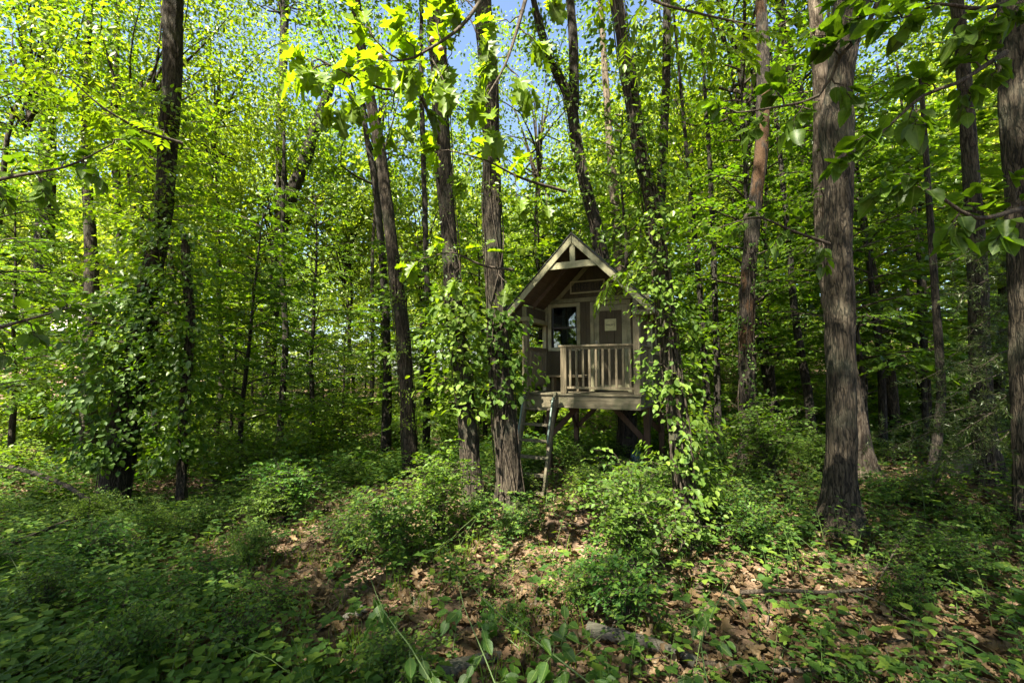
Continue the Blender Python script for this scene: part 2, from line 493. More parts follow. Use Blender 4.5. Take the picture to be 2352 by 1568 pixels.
ROCK = plain("grey_rock", (0.14, 0.125, 0.095), 0.9)
ROOFTAN = plain("neighbour_roof", (0.40, 0.34, 0.31), 0.9)
NFRAME = plain("neighbour_window_frame", (0.7, 0.7, 0.68), 0.6)
CURTAIN = plain("curtain_cloth", (0.22, 0.24, 0.22), 0.9)
GALL = plain("gall_skin", (0.30, 0.17, 0.11), 0.6)

def glass_mat():
    m, nt, out = newmat("window_glass")
    L = nt.links.new
    t = N(nt, "BsdfTransparent"); t.inputs[0].default_value = (0.55, 0.6, 0.58, 1)
    g = N(nt, "BsdfGlossy"); g.inputs["Roughness"].default_value = 0.03; g.inputs[0].default_value = (0.9, 0.95, 1, 1)
    f = N(nt, "Fresnel"); f.inputs[0].default_value = 1.6
    ad = N(nt, "Math", operation='ADD'); L(f.outputs[0], ad.inputs[0]); ad.inputs[1].default_value = 0.05
    mx = N(nt, "MixShader"); L(ad.outputs[0], mx.inputs[0]); L(t.outputs[0], mx.inputs[1]); L(g.outputs[0], mx.inputs[2])
    L(mx.outputs[0], out.inputs[0])
    return m
GLASS = glass_mat()

def brick_mat():
    m, nt, out = newmat("neighbour_brick")
    L = nt.links.new
    tc = N(nt, "TexCoord"); mp = N(nt, "Mapping"); mp.inputs["Rotation"].default_value = (R(90), 0, 0)
    L(tc.outputs["Object"], mp.inputs[0])
    br = N(nt, "TexBrick"); br.inputs["Scale"].default_value = 2.3
    br.inputs["Color1"].default_value = (0.23, 0.12, 0.075, 1); br.inputs["Color2"].default_value = (0.30, 0.17, 0.11, 1); br.inputs["Mortar"].default_value = (0.35, 0.30, 0.25, 1)
    L(mp.outputs[0], br.inputs["Vector"])
    b = N(nt, "BsdfPrincipled"); b.inputs["Roughness"].default_value = 0.9
    L(br.outputs[0], b.inputs["Base Color"]); L(b.outputs[0], out.inputs[0])
    return m
BRICK = brick_mat()

def ground_mat():
    m, nt, out = newmat("forest_floor")
    L = nt.links.new
    tc = N(nt, "TexCoord")
    vo = N(nt, "TexVoronoi"); vo.inputs["Scale"].default_value = 13
    nd = N(nt, "TexNoise"); nd.inputs["Scale"].default_value = 7; nd.inputs["Detail"].default_value = 6
    L(tc.outputs["Object"], nd.inputs["Vector"])
    va = N(nt, "VectorMath", operation='MULTIPLY_ADD'); L(nd.outputs["Color"], va.inputs[0]); va.inputs[1].default_value = (0.22, 0.22, 0.22); L(tc.outputs["Object"], va.inputs[2])
    L(va.outputs[0], vo.inputs["Vector"])
    r = ramp(nt, [(0.0, (0.045, 0.028, 0.018)), (0.35, (0.115, 0.070, 0.042)), (0.7, (0.19, 0.125, 0.078)), (1.0, (0.29, 0.20, 0.13))], vo.outputs["Color"])
    n2 = N(nt, "TexNoise"); n2.inputs["Scale"].default_value = 1.1; n2.inputs["Detail"].default_value = 7; n2.inputs["Roughness"].default_value = 0.65
    L(tc.outputs["Object"], n2.inputs["Vector"])
    r2 = ramp(nt, [(0.46, (0, 0, 0)), (0.62, (1, 1, 1))], n2.outputs["Fac"])
    mx = N(nt, "Mix", data_type='RGBA'); L(r2.outputs[0], mx.inputs[0]); L(r.outputs[0], mx.inputs[6]); mx.inputs[7].default_value = (0.045, 0.033, 0.024, 1)
    b = N(nt, "BsdfPrincipled"); b.inputs["Roughness"].default_value = 0.95; b.inputs["Specular IOR Level"].default_value = 0.15
    L(mx.outputs[2], b.inputs["Base Color"])
    bp = N(nt, "Bump"); bp.inputs["Strength"].default_value = 0.8; bp.inputs["Distance"].default_value = 0.04
    L(vo.outputs["Distance"], bp.inputs["Height"]); L(bp.outputs[0], b.inputs["Normal"])
    L(b.outputs[0], out.inputs[0])
    return m
FLOOR = ground_mat()

# ---------------------------------------------------------------- leaf shapes (base at 0, tip at +Y, face +Z, length 1)
def leaf_tpl(half, mids, m_of, droop=0.12, fold=0.10):
    """half outline (x,y) from base to tip; mids y of midrib points; m_of[i] = midrib point of outline point i"""
    V, T = [], []
    mi = []
    for y in mids:
        mi.append(len(V)); V.append((0, y, -droop * y * y - fold * 0.35))
    base = len(V); V.append((0, half[0][1], 0))
    tip = len(V); V.append((0, half[-1][1], -droop * half[-1][1] ** 2))
    for s in (1, -1):
        idx = [base]
        for (x, y) in half[1:-1]:
            idx.append(len(V)); V.append((s * x, y, fold * x * 1.2 - droop * y * y))
        idx.append(tip)
        for i in range(len(idx) - 1):
            a, b, m, m2 = idx[i], idx[i + 1], mi[m_of[i]], mi[m_of[i + 1]]
            T.append((a, b, m) if s > 0 else (b, a, m))
            if m != m2:
                T.append((b, m2, m) if s > 0 else (m2, b, m))
    return np.array(V, float), np.array(T, int)

L2 = (np.array([(0, 0, 0), (0.30, 0.42, 0.07), (0, 1, -0.10), (-0.30, 0.42, 0.07)], float), np.array([(0, 1, 2), (0, 2, 3)]))
L4 = leaf_tpl([(0, 0), (0.31, 0.38), (0, 1)], [0.5], [0, 0, 0], 0.15, 0.16)
L8 = leaf_tpl([(0, 0), (0.25, 0.18), (0.33, 0.45), (0.19, 0.76), (0, 1)], [0.42], [0, 0, 0, 0, 0], 0.18, 0.16)
L10 = leaf_tpl([(0, 0), (0.24, 0.16), (0.34, 0.42), (0.22, 0.74), (0, 1)], [0.3, 0.65], [0, 0, 0, 1, 1], 0.18, 0.15)
LNAR = leaf_tpl([(0, 0), (0.15, 0.2), (0.19, 0.5), (0.09, 0.82), (0, 1)], [0.35, 0.7], [0, 0, 0, 1, 1], 0.16, 0.12)
OAK = leaf_tpl([(0, 0), (0.07, 0.12), (0.24, 0.16), (0.11, 0.29), (0.37, 0.40), (0.17, 0.52), (0.39, 0.66), (0.16, 0.74), (0.20, 0.90), (0.06, 0.93), (0, 1)],
               [0.15, 0.4, 0.65, 0.85], [0, 0, 0, 1, 1, 1, 2, 2, 3, 3, 3], 0.22, 0.12)
MAPLE = leaf_tpl([(0, 0), (0.12, 0.02), (0.30, -0.06), (0.26, 0.14), (0.50, 0.34), (0.28, 0.40), (0.30, 0.72), (0.12, 0.68), (0, 1)], [0.2, 0.55], [0, 0, 0, 0, 0, 1, 1, 1, 1], 0.14, 0.10)

def norm(a):
    return a / np.maximum(np.linalg.norm(a, axis=-1, keepdims=True), 1e-9)

def place(tpl, P, D, Nn, S):
    """copies of a leaf at points P, pointing along D, face along Nn, length S -> V, F"""
    V, T = tpl
    P = np.asarray(P, float); D = norm(np.asarray(D, float)); Nn = np.asarray(Nn, float)
    X = norm(np.cross(D, Nn)); Z = np.cross(X, D)
    S = np.broadcast_to(np.asarray(S, float), (len(P),))
    loc = V[None, :, :] * S[:, None, None]
    W = P[:, None, :] + loc[..., 0:1] * X[:, None, :] + loc[..., 1:2] * D[:, None, :] + loc[..., 2:3] * Z[:, None, :]
    F = T[None] + (np.arange(len(P)) * len(V))[:, None, None]
    return W.reshape(-1, 3), F.reshape(-1, 3)

def merge(parts):
    Vs, Fs, n = [], [], 0
    for V, F in parts:
        Vs.append(V); Fs.append(F + n); n += len(V)
    return np.concatenate(Vs), np.concatenate(Fs)

def tube_np(P, r, n=5):
    """tapered tube along P (k,3) with radii r (k,) as triangles"""
    P = np.asarray(P, float); k = len(P)
    r = np.broadcast_to(np.asarray(r, float), (k,))
    d = norm(np.gradient(P, axis=0))
    ref = np.array([0.31, 0.17, 0.93])
    a = norm(np.cross(d, ref) + 1e-6); b = np.cross(d, a)
    t = np.arange(n) * 2 * np.pi / n
    V = P[:, None, :] + r[:, None, None] * (np.cos(t)[None, :, None] * a[:, None, :] + np.sin(t)[None, :, None] * b[:, None, :])
    i = np.arange(k - 1)[:, None]; j = np.arange(n)[None, :]; j2 = (j + 1) % n
    A, B, C, E = i * n + j, i * n + j2, (i + 1) * n + j2, (i + 1) * n + j
    F = np.concatenate([np.stack([A, B, C], -1).reshape(-1, 3), np.stack([A, C, E], -1).reshape(-1, 3)])
    return V.reshape(-1, 3), F

def smooth_path(pts, step):
    """Catmull-Rom through pts (k, m) sampled about every step"""
    pts = np.asarray(pts, float)
    p = np.vstack([2 * pts[0] - pts[1], pts, 2 * pts[-1] - pts[-2]])
    out = []
    for i in range(1, len(p) - 2):
        seg = np.linalg.norm(p[i + 1][:3] - p[i][:3])
        n = max(2, int(seg / step))
        t = np.linspace(0, 1, n, endpoint=False)[:, None]
        out.append(0.5 * ((2 * p[i]) + (-p[i - 1] + p[i + 1]) * t + (2 * p[i - 1] - 5 * p[i] + 4 * p[i + 1] - p[i + 2]) * t ** 2 + (-p[i - 1] + 3 * p[i] - 3 * p[i + 1] + p[i + 2]) * t ** 3))
    out.append(pts[-1:])
    return np.vstack(out)

def trunk_np(path, nseg=40, step=0.03, furrow=0.10, lump=0.06, seed=0.0, freq=9.0, flare=0.35):
    """furrowed trunk along path rows (x, y, z, r)"""
    p = smooth_path(path, step)
    k = len(p)
    r = p[:, 3].copy()
    h = p[:, 2] - p[0, 2]
    th = np.arange(nseg) * 2 * np.pi / nseg
    ct, st = np.cos(th)[None, :], np.sin(th)[None, :]
    rr = r[:, None] * np.ones((1, nseg))
    z = p[:, 2:3]
    wob = vnoise(ct * 1.5 + seed, st * 1.5, z * 0.9) - 0.5
    rr = rr * (1 + lump * 2 * wob)
    X, Y = ct * r[:, None], st * r[:, None]
    warp = 0.8 * vnoise(X * 3 + seed, Y * 3, z * 2)
    n1 = vnoise(X * freq * 3.2 + seed + warp, Y * freq * 3.2 + warp, z * freq * 0.42)
    n2 = vnoise(X * freq * 7 + seed, Y * freq * 7, z * freq * 1.3)
    rid = 1 - np.abs(2 * n1 - 1)
    rr = rr - furrow * np.minimum(r[:, None], 0.16) * (rid ** 2) + furrow * 0.35 * np.minimum(r[:, None], 0.16) * (n2 - 0.5)
    fl = flare * np.exp(-np.clip(h, 0, None) / 0.20)[:, None] * (0.45 + 1.1 * vnoise(ct * 1.3 + seed * 3, st * 1.3, np.zeros_like(z)))
    rr = rr * (1 + fl)
    V = np.stack([p[:, 0:1] + ct * rr, p[:, 1:2] + st * rr, p[:, 2:3] + 0 * rr], -1)
    i = np.arange(k - 1)[:, None]; j = np.arange(nseg)[None, :]; j2 = (j + 1) % nseg
    F = np.stack([i * nseg + j, i * nseg + j2, (i + 1) * nseg + j2, (i + 1) * nseg + j], -1).reshape(-1, 4)
    return V.reshape(-1, 3), F

def rand_dirs(n, zlo=-1, zhi=1):
    z = rng.uniform(zlo, zhi, n); a = rng.uniform(0, 2 * np.pi, n); s = np.sqrt(1 - z * z)
    return np.stack([s * np.cos(a), s * np.sin(a), z], -1)

# ---------------------------------------------------------------- foliage builders
def clump_leaves(C, per, rad, flat, size, tpl, out=None, droop=0.35, njit=0.55):
    """leaf sprays round the cluster centres C"""
    n = len(C)
    idx = np.repeat(np.arange(n), per)
    m = len(idx)
    rads = (np.asarray(rad) * np.ones(n))[idx]
    # each clump is a fan of twigs: leaves sit along 6 twigs that leave the centre
    tw = rng.integers(0, 7, m)
    ang0 = rng.uniform(0, 2 * np.pi, n)
    ang = ang0[idx] + tw * (2 * np.pi / 7) + rng.normal(0, 0.22, m)
    rr = np.sqrt(rng.uniform(0.02, 1, m)) * rads
    tilt = norm(rng.normal(0, 0.35, (n, 3)) + np.array([0, 0, 1.0]))[idx]
    a = norm(np.cross(tilt, np.array([0.2, 1.0, 0.1]))); b = np.cross(tilt, a)
    dirs = a * np.cos(ang)[:, None] + b * np.sin(ang)[:, None]
    P = C[idx] + dirs * rr[:, None] + tilt * (rng.normal(0, flat, m) * rads)[:, None]
    P[:, 2] -= droop * 0.5 * rr ** 2 / np.maximum(rads, 0.1)
    D = dirs + rng.normal(0, 0.5, (m, 3)); D[:, 2] -= droop
    Nn = tilt + rng.normal(0, njit, (m, 3))
    S = size * rng.uniform(0.6, 1.25, m)
    return place(tpl, P, D, Nn, S)

def crown_mesh(name, rx, rz, n_clumps, per, size, mat, tpl=L2, clump=0.8, hollow=0.35):
    d = rand_dirs(n_clumps, -0.85, 1)
    rad = rng.uniform(hollow, 1, n_clumps) ** 0.6
    lump = 0.72 + 0.56 * vnoise(d[:, 0] * 1.6 + rx, d[:, 1] * 1.6, d[:, 2] * 1.6 + n_clumps)
    C = d * (rad * lump)[:, None] * np.array([rx, rx, rz])
    V, F = clump_leaves(C, per, clump * rng.uniform(0.6, 1.3, n_clumps), 0.16, size, tpl)
    lm = mesh_np(name, V, F, mat)
    parts = []
    for c in C[:: max(1, n_clumps // 22)]:
        mid = c * 0.42 + np.array([0, 0, -rz * 0.15 + 0.3 * c[2]]) + rng.normal(0, 0.35, 3)
        path = smooth_path([np.array([0, 0, -rz * rng.uniform(0.2, 0.95)]), mid, c], 0.7)
        L = np.linspace(1, 0, len(path))
        parts.append(tube_np(path, 0.010 + 0.045 * L ** 1.3, 5))
    V, F = merge(parts)
    return lm, mesh_np(name + "_limbs", V, F, BARK_BROWN, True)

def understory_mesh(name, H, size, mat, tpl, spread=0.32, n_br=34, lo=0.22, seed=0):
    """slim tree: trunk, layered near-horizontal branches with leaf sprays"""
    r = np.random.default_rng(seed)
    lean = r.normal(0, 0.06, 2)
    hs = np.linspace(0, H, 9)
    wob = np.cumsum(r.normal(0, 0.035 * H / 6, (9, 2)), 0)
    tr = np.stack([lean[0] * hs + wob[:, 0] - wob[0, 0], lean[1] * hs + wob[:, 1] - wob[0, 1], hs], -1)
    rad = 0.011 * H * (1 - hs / H * 0.85)
    tv = tube_np(smooth_path(np.column_stack([tr, rad]), 0.3)[:, :3], smooth_path(np.column_stack([tr, rad]), 0.3)[:, 3], 8)
    wood, P, D, Nn = [], [], [], []
    for i in range(n_br):
        f = lo + (1 - lo) * (i + r.uniform(0, 1)) / n_br
        z = f * H
        o = np.array([np.interp(z, hs, tr[:, 0]), np.interp(z, hs, tr[:, 1]), z])
        az = i * 2.399 + r.normal(0, 0.4)
        L = H * spread * (1.05 - f * 0.65) * r.uniform(0.7, 1.25)
        up = 0.15 + 0.65 * f
        d = np.array([math.cos(az), math.sin(az), up]); d /= np.linalg.norm(d)
        s = np.linspace(0, 1, 6)
        path = o + np.outer(s * L, d) + np.outer(-(s ** 2) * L * 0.28, [0, 0, 1]) + np.cumsum(r.normal(0, 0.03 * L, (6, 3)), 0) * s[:, None]
        wood.append(tube_np(path, 0.0035 * H * (1 - s * 0.8) * 0.7 + 0.003, 4))
        nt = int(5 + L * 4.5)
        for k in range(nt):
            t = 0.15 + 0.85 * (k + 0.5) / nt
            q = np.array([np.interp(t, s, path[:, c]) for c in range(3)])
            side = 1 if k % 2 else -1
            a2 = az + side * r.uniform(0.6, 1.2)
            tl = L * 0.42 * (1.15 - t) + 0.22
            td = np.array([math.cos(a2), math.sin(a2), r.normal(0.05, 0.18)])
            nl = max(4, int(tl / (size * 0.42)))
            ss = (np.arange(nl) + 1) / nl
            pp = q + np.outer(ss * tl, td) - np.outer(ss ** 2 * tl * 0.2, [0, 0, 1])
            sd = np.where(np.arange(nl) % 2 == 0, 1, -1)
            perp = np.array([-td[1], td[0], 0])
            dd = td[None] * 0.7 + perp[None] * sd[:, None] * 0.8 + r.normal(0, 0.25, (nl, 3)) - np.array([0, 0, 0.28])
            P.append(pp); D.append(dd); Nn.append(np.array([0, 0, 1.0]) + r.normal(0, 0.38, (nl, 3)))
            if k % 2 == 0:
                wood.append(tube_np(np.array([q, pp[-1]]), np.array([0.004, 0.002]), 3))
    P, D, Nn = np.concatenate(P), np.concatenate(D), np.concatenate(Nn)
    V, F = place(tpl, P, D, Nn, size * r.uniform(0.65, 1.25, len(P)))
    wv = merge(wood)
    return (mesh_np(name + "_trunk", *tv, BARK_DARK, True), mesh_np(name + "_branches", *wv, TWIG, True), mesh_np(name + "_crown", V, F, mat))

def shrub_mesh(name, H, W, n_stems, size, mat, tpl, seed, spacing=0.5):
    r = np.random.default_rng(seed)
    wood, P, D, Nn = [], [], [], []
    for i in range(n_stems):
        az = r.uniform(0, 2 * math.pi); ln = H * r.uniform(0.55, 1.15); out = W * r.uniform(0.15, 1.0)
        s = np.linspace(0, 1, 7)
        d = np.array([math.cos(az), math.sin(az), 0])
        path = np.outer(s ** 1.4 * out, d) + np.outer((1.35 * s - 0.35 * s ** 2.6 * (1 + out)) * ln, [0, 0, 1]) + np.cumsum(r.normal(0, 0.02 * ln, (7, 3)), 0)
        wood.append(tube_np(path, 0.0045 * (1.2 - s), 3))
        nb = int(3 + ln * 4)
        for k in range(nb):
            t = 0.2 + 0.8 * (k + .5) / nb
            q = np.array([np.interp(t, s, path[:, c]) for c in range(3)])
            a2 = r.uniform(0, 2 * math.pi)
            tl = r.uniform(0.12, 0.38) * (H ** 0.5)
            td = np.array([math.cos(a2), math.sin(a2), r.uniform(-0.1, 0.6)])
            nl = max(3, int(tl / (size * spacing)))
            ss = (np.arange(nl) + 1) / nl
            pp = q + np.outer(ss * tl, td) - np.outer(ss ** 2 * tl * 0.25, [0, 0, 1])
            sd = np.where(np.arange(nl) % 2 == 0, 1, -1)
            perp = np.array([-td[1], td[0], 0])
            dd = td[None] * 0.6 + perp[None] * sd[:, None] * 0.9 + r.normal(0, 0.3, (nl, 3)) - np.array([0, 0, 0.2])
            P.append(pp); D.append(dd); Nn.append(np.array([0, 0, 1.0]) + r.normal(0, 0.45, (nl, 3)))
            wood.append(tube_np(np.array([q, pp[-1]]), np.array([0.003, 0.0015]), 3))
    P, D, Nn = np.concatenate(P), np.concatenate(D), np.concatenate(Nn)
    V, F = place(tpl, P, D, Nn, size * r.uniform(0.6, 1.25, len(P)))
    return mesh_np(name + "_stems", *merge(wood), TWIG, True), mesh_np(name + "_leaves", V, F, mat)

# ================================================================ THE GROUND
def build_ground():
    xs = np.concatenate([np.linspace(-90, -14, 26), np.linspace(-13, 13, 261), np.linspace(14, 90, 26)])
    ys = np.concatenate([np.linspace(-40, 0, 20), np.linspace(0.15, 16, 160), np.linspace(16.5, 45, 58), np.linspace(48, 160, 25)])
    X, Y = np.meshgrid(xs, ys)
    Z = ground_z(X, Y)
    near = sstep(14, 10, np.hypot(X, Y))
    Z = Z + near * 0.025 * (vnoise(X * 7, Y * 7, 1.0) - 0.5)
    V = np.stack([X, Y, Z], -1).reshape(-1, 3)
    nx, ny = len(xs), len(ys)
    i, j = np.meshgrid(np.arange(ny - 1), np.arange(nx - 1), indexing='ij')
    a = i * nx + j
    F = np.stack([a, a + 1, a + nx + 1, a + nx], -1).reshape(-1, 4)
    return put("ground", mesh_np("ground", V, F, FLOOR, True), kind='structure')
GROUND = build_ground()

# ================================================================ THE PLAYHOUSE
HX, HY, HROT = 0.161, 7.216, R(-26.5)
W_ = 1.83
PK = 3.785           # roof top line at the ridge
CX = W_ / 2
DW = 0.90            # depth of the front wall behind the deck edge
DB = 2.50            # back wall
DECK = 1.43
house = empty("playhouse", (HX, HY, 0), HROT)
tag(house, "small brown wooden playhouse on stilts with a steep gable roof and porch", "playhouse")

def to_world(s, d, z):
    c, sn = math.cos(HROT), math.sin(HROT)
    return Vector((HX + s * c - d * sn, HY + s * sn + d * c, z))

def roof_under(s):
    return PK - 0.075 - abs(s - CX)

# deck: joist frame, rim boards and deck boards
mb = MB()
for x in (0.06, 0.48, 0.90, 1.32, 1.73):
    mb.box(x, x + 0.038, 0.045, DB - 0.05, DECK - 0.19, DECK - 0.034)
deck = mb.build("deck", WOOD_LEG, house)
MB().box(0, W_, 0.0, 0.038, DECK - 0.215, DECK - 0.031).build("rim_board", WOOD_DECK, deck, 0.004)
for x in (0.0, W_ - 0.038):
    MB().box(x + 0.001, x + 0.037, 0.040, DW - 0.003, DECK - 0.213, DECK - 0.031).build("rim_board", WOOD_DECK, deck, 0.003)
nb = 7
bw = (DW + 0.02) / nb
for i in range(nb):
    MB().box(-0.018, W_ + 0.018, -0.02 + i * bw, -0.02 + (i + 1) * bw - 0.006, DECK - 0.028, DECK + random.uniform(-0.001, 0.001)).build("deck_board", WOOD_DECK, deck, 0.004)

# posts on the ground with knee braces
def leg(s, d, braces):
    p = to_world(s, d, 0)
    z0 = gz(p.x, p.y) - 0.12
    o = MB().box(s - 0.046, s + 0.046, d - 0.046, d + 0.046, z0, DECK - 0.19).build("leg", WOOD_LEG, house, 0.004)
    for (ds, dd) in braces:
        a = Vector((s + ds * 0.04, d + dd * 0.04, DECK - 0.76)); b = Vector((s + ds * 0.56, d + dd * 0.50, DECK - 0.22))
        MB().beam(a, b, 0.085, 0.038, (dd, -ds, 0)).build("knee_brace", WOOD_LEG, o)
leg(0.08, 0.95, ((1, 0), (0, 1)))
leg(W_ - 0.09, 0.95, ((-1, 0), (0, 1)))
leg(0.08, DB - 0.08, ((1, 0), (0, -1)))
leg(W_ - 0.09, DB - 0.08, ((-1, 0), (0, -1)))

# front wall, board by board round the openings
WIN = (0.13, 0.64, 2.155, 2.900)
DOOR = (0.915, 1.465, 1.45, 2.86)
sheath = MB()
t = 0.012
def wallpoly(s0, s1, z0, z1=None):
    if z1 is not None:
        return [(s0, z0), (s1, z0), (s1, z1), (s0, z1)]
    pts = [(s0, z0), (s1, z0), (s1, roof_under(s1))]
    if s0 < CX < s1: pts.append((CX, roof_under(CX)))
    pts.append((s0, roof_under(s0)))
    return pts
sheath.prism(wallpoly(0.01, WIN[0], DECK), 'y', DW + 0.014, DW + 0.05)
sheath.prism(wallpoly(WIN[0], WIN[1], DECK, WIN[2]), 'y', DW + 0.014, DW + 0.05)
sheath.prism(wallpoly(WIN[0], WIN[1], WIN[3]), 'y', DW + 0.014, DW + 0.05)
sheath.prism(wallpoly(WIN[1], DOOR[0], DECK), 'y', DW + 0.014, DW + 0.05)
sheath.prism(wallpoly(DOOR[0], DOOR[1], DOOR[3]), 'y', DW + 0.014, DW + 0.05)
sheath.prism(wallpoly(DOOR[1], W_ - 0.01, DECK), 'y', DW + 0.014, DW + 0.05)
front = sheath.build("front_wall", ROOM, house)
edges = [0.0, WIN[0], 0.30, 0.47, WIN[1], 0.775, DOOR[0], 1.10, 1.285, DOOR[1], 1.65, W_]
for a, b in zip(edges[:-1], edges[1:]):
    a2, b2 = a + 0.003, b - 0.003
    segs = []
    if WIN[0] - .01 <= a and b <= WIN[1] + .01: segs = [(DECK, WIN[2]), (WIN[3], None)]
    elif DOOR[0] - .01 <= a and b <= DOOR[1] + .01: segs = [(DOOR[3], None)]
    else: segs = [(DECK, None)]
    for z0, z1 in segs:
        MB().prism(wallpoly(a2, b2, z0, z1), 'y', DW, DW + 0.0135).build("siding_board", SIDING, front, 0.002)
# trims on the front wall
def trimbox(x0, x1, z0, z1, parent, y=DW, th=0.018, name="trim_board"):
    return MB().box(x0, x1, y - th, y - 0.0005, z0, z1).build(name, TRIM, parent, 0.003)
trimbox(0.0, W_, 2.945, 3.015, front, th=0.022)
trimbox(0.0, 0.075, 2.60, 2.943, front, th=0.020)
trimbox(W_ - 0.075, W_, 2.60, 2.943, front, th=0.020)
trimbox(0.0, 0.05, DECK, 2.598, front, th=0.018)
trimbox(W_ - 0.05, W_, DECK, 2.598, front, th=0.018)
for sgn in (-1, 1):
    p0 = Vector((CX + sgn * 0.90, DW - 0.012, roof_under(CX + sgn * .90) - 0.052)); p1 = Vector((CX + sgn * 0.035, DW - 0.012, roof_under(CX + sgn * .035) - 0.052))
    if sgn < 0:
        MB().beam(p0, p1, 0.07, 0.020, (0, 1, 0)).build("rake_trim", TRIM, front)
    else:
        MB().beam(p0, p1, 0.07, 0.0205, (0, 1, 0)).build("rake_trim", TRIM, front)

# window
w = MB()
wx0, wx1, wz0, wz1 = 0.09, 0.675, 2.115, 2.935
win = MB().box(wx0, wx0 + 0.06, DW - 0.024, DW - 0.001, wz0, wz1).build("window", TRIM, house, 0.003)
MB().box(wx1 - 0.06, wx1, DW - 0.024, DW - 0.001, wz0, wz1).build("window_trim", TRIM, win, 0.003)
MB().box(wx0 + 0.061, wx1 - 0.061, DW - 0.024, DW - 0.001, wz1 - 0.06, wz1).build("window_trim", TRIM, win, 0.003)
MB().box(wx0 + 0.061, wx1 - 0.061, DW - 0.024, DW - 0.001, wz0, wz0 + 0.06).build("window_trim", TRIM, win, 0.003)
gm = plain("window_sash_black", (0.03, 0.03, 0.03), 0.5)
fr = MB()
zmid = 2.52
for (a, b, z0, z1, yy) in ((WIN[0] + .022, WIN[1] - .022, zmid - 0.012, WIN[3] - .004, DW + 0.012), (WIN[0] + .022, WIN[1] - .022, WIN[2] + .006, zmid + 0.012, DW + 0.034)):
    fr.box(a, a + 0.022, yy, yy + 0.018, z0, z1); fr.box(b - 0.022, b, yy, yy + 0.018, z0, z1)
    fr.box(a + 0.022, b - 0.022, yy, yy + 0.018, z0, z0 + 0.024); fr.box(a + 0.022, b - 0.022, yy, yy + 0.018, z1 - 0.024, z1)
fr.build("sash", gm, win)
MB().box(WIN[0] + .044, WIN[1] - .044, DW + 0.019, DW + 0.022, zmid + 0.012, WIN[3] - .028).build("pane", GLASS, win)
MB().box(WIN[0] + .044, WIN[1] - .044, DW + 0.041, DW + 0.044, WIN[2] + .03, zmid - 0.012).build("pane", GLASS, win)
# door
door = MB().box(DOOR[0] + 0.002, DOOR[0] + 0.085, DW - 0.006, DW + 0.022, DOOR[2], DOOR[3] - 0.003).build("door", TRIM, house, 0.003)
for (a, b, z0, z1, nm) in ((DOOR[1] - 0.085, DOOR[1] - 0.002, DOOR[2], DOOR[3] - 0.003, "door_stile"), (DOOR[0] + 0.086, DOOR[1] - 0.086, DOOR[3] - 0.09, DOOR[3] - 0.003, "door_rail"),
                       (DOOR[0] + 0.086, DOOR[1] - 0.086, 2.13, 2.205, "door_rail"), (DOOR[0] + 0.086, DOOR[1] - 0.086, DOOR[2], DOOR[2] + 0.09, "door_rail")):
    MB().box(a, b, DW - 0.006, DW + 0.022, z0, z1).build(nm, TRIM, door, 0.003)
for z0, z1 in ((2.205, DOOR[3] - 0.09), (DOOR[2] + 0.09, 2.13)):
    a, b = DOOR[0] + 0.086, DOOR[1] - 0.086
    n = 3
    for i in range(n):
        MB().box(a + (b - a) * i / n + 0.002, a + (b - a) * (i + 1) / n - 0.002, DW + 0.006, DW + 0.02, z0 + .001, z1 - .001).build("door_panel_board", SIDING, door, 0.002)
# door casing
cas = MB().box(DOOR[0] - 0.062, DOOR[0] - 0.001, DW - 0.022, DW - 0.001, DECK + 0.002, DOOR[3] + 0.07).build("door_casing", TRIM, house, 0.003)
MB().box(DOOR[1] + 0.001, DOOR[1] + 0.062, DW - 0.022, DW - 0.001, DECK + 0.002, DOOR[3] + 0.07).build("casing_board", TRIM, cas, 0.003)
MB().box(DOOR[0], DOOR[1], DW - 0.022, DW - 0.001, DOOR[3] + 0.002, DOOR[3] + 0.07).build("casing_board", TRIM, cas, 0.003)
hd = MB()
hd.box(DOOR[0] + 0.03, DOOR[0] + 0.055, DW - 0.016, DW - 0.0065, 2.16, 2.27)
hd.tube([(DOOR[0] + 0.042, DW - 0.01, 2.255), (DOOR[0] + 0.042, DW - 0.045, 2.245), (DOOR[0] + 0.042, DW - 0.048, 2.19), (DOOR[0] + 0.042, DW - 0.01, 2.175)], 0.007, 8)
hd.build("door_handle", BRASS, door)

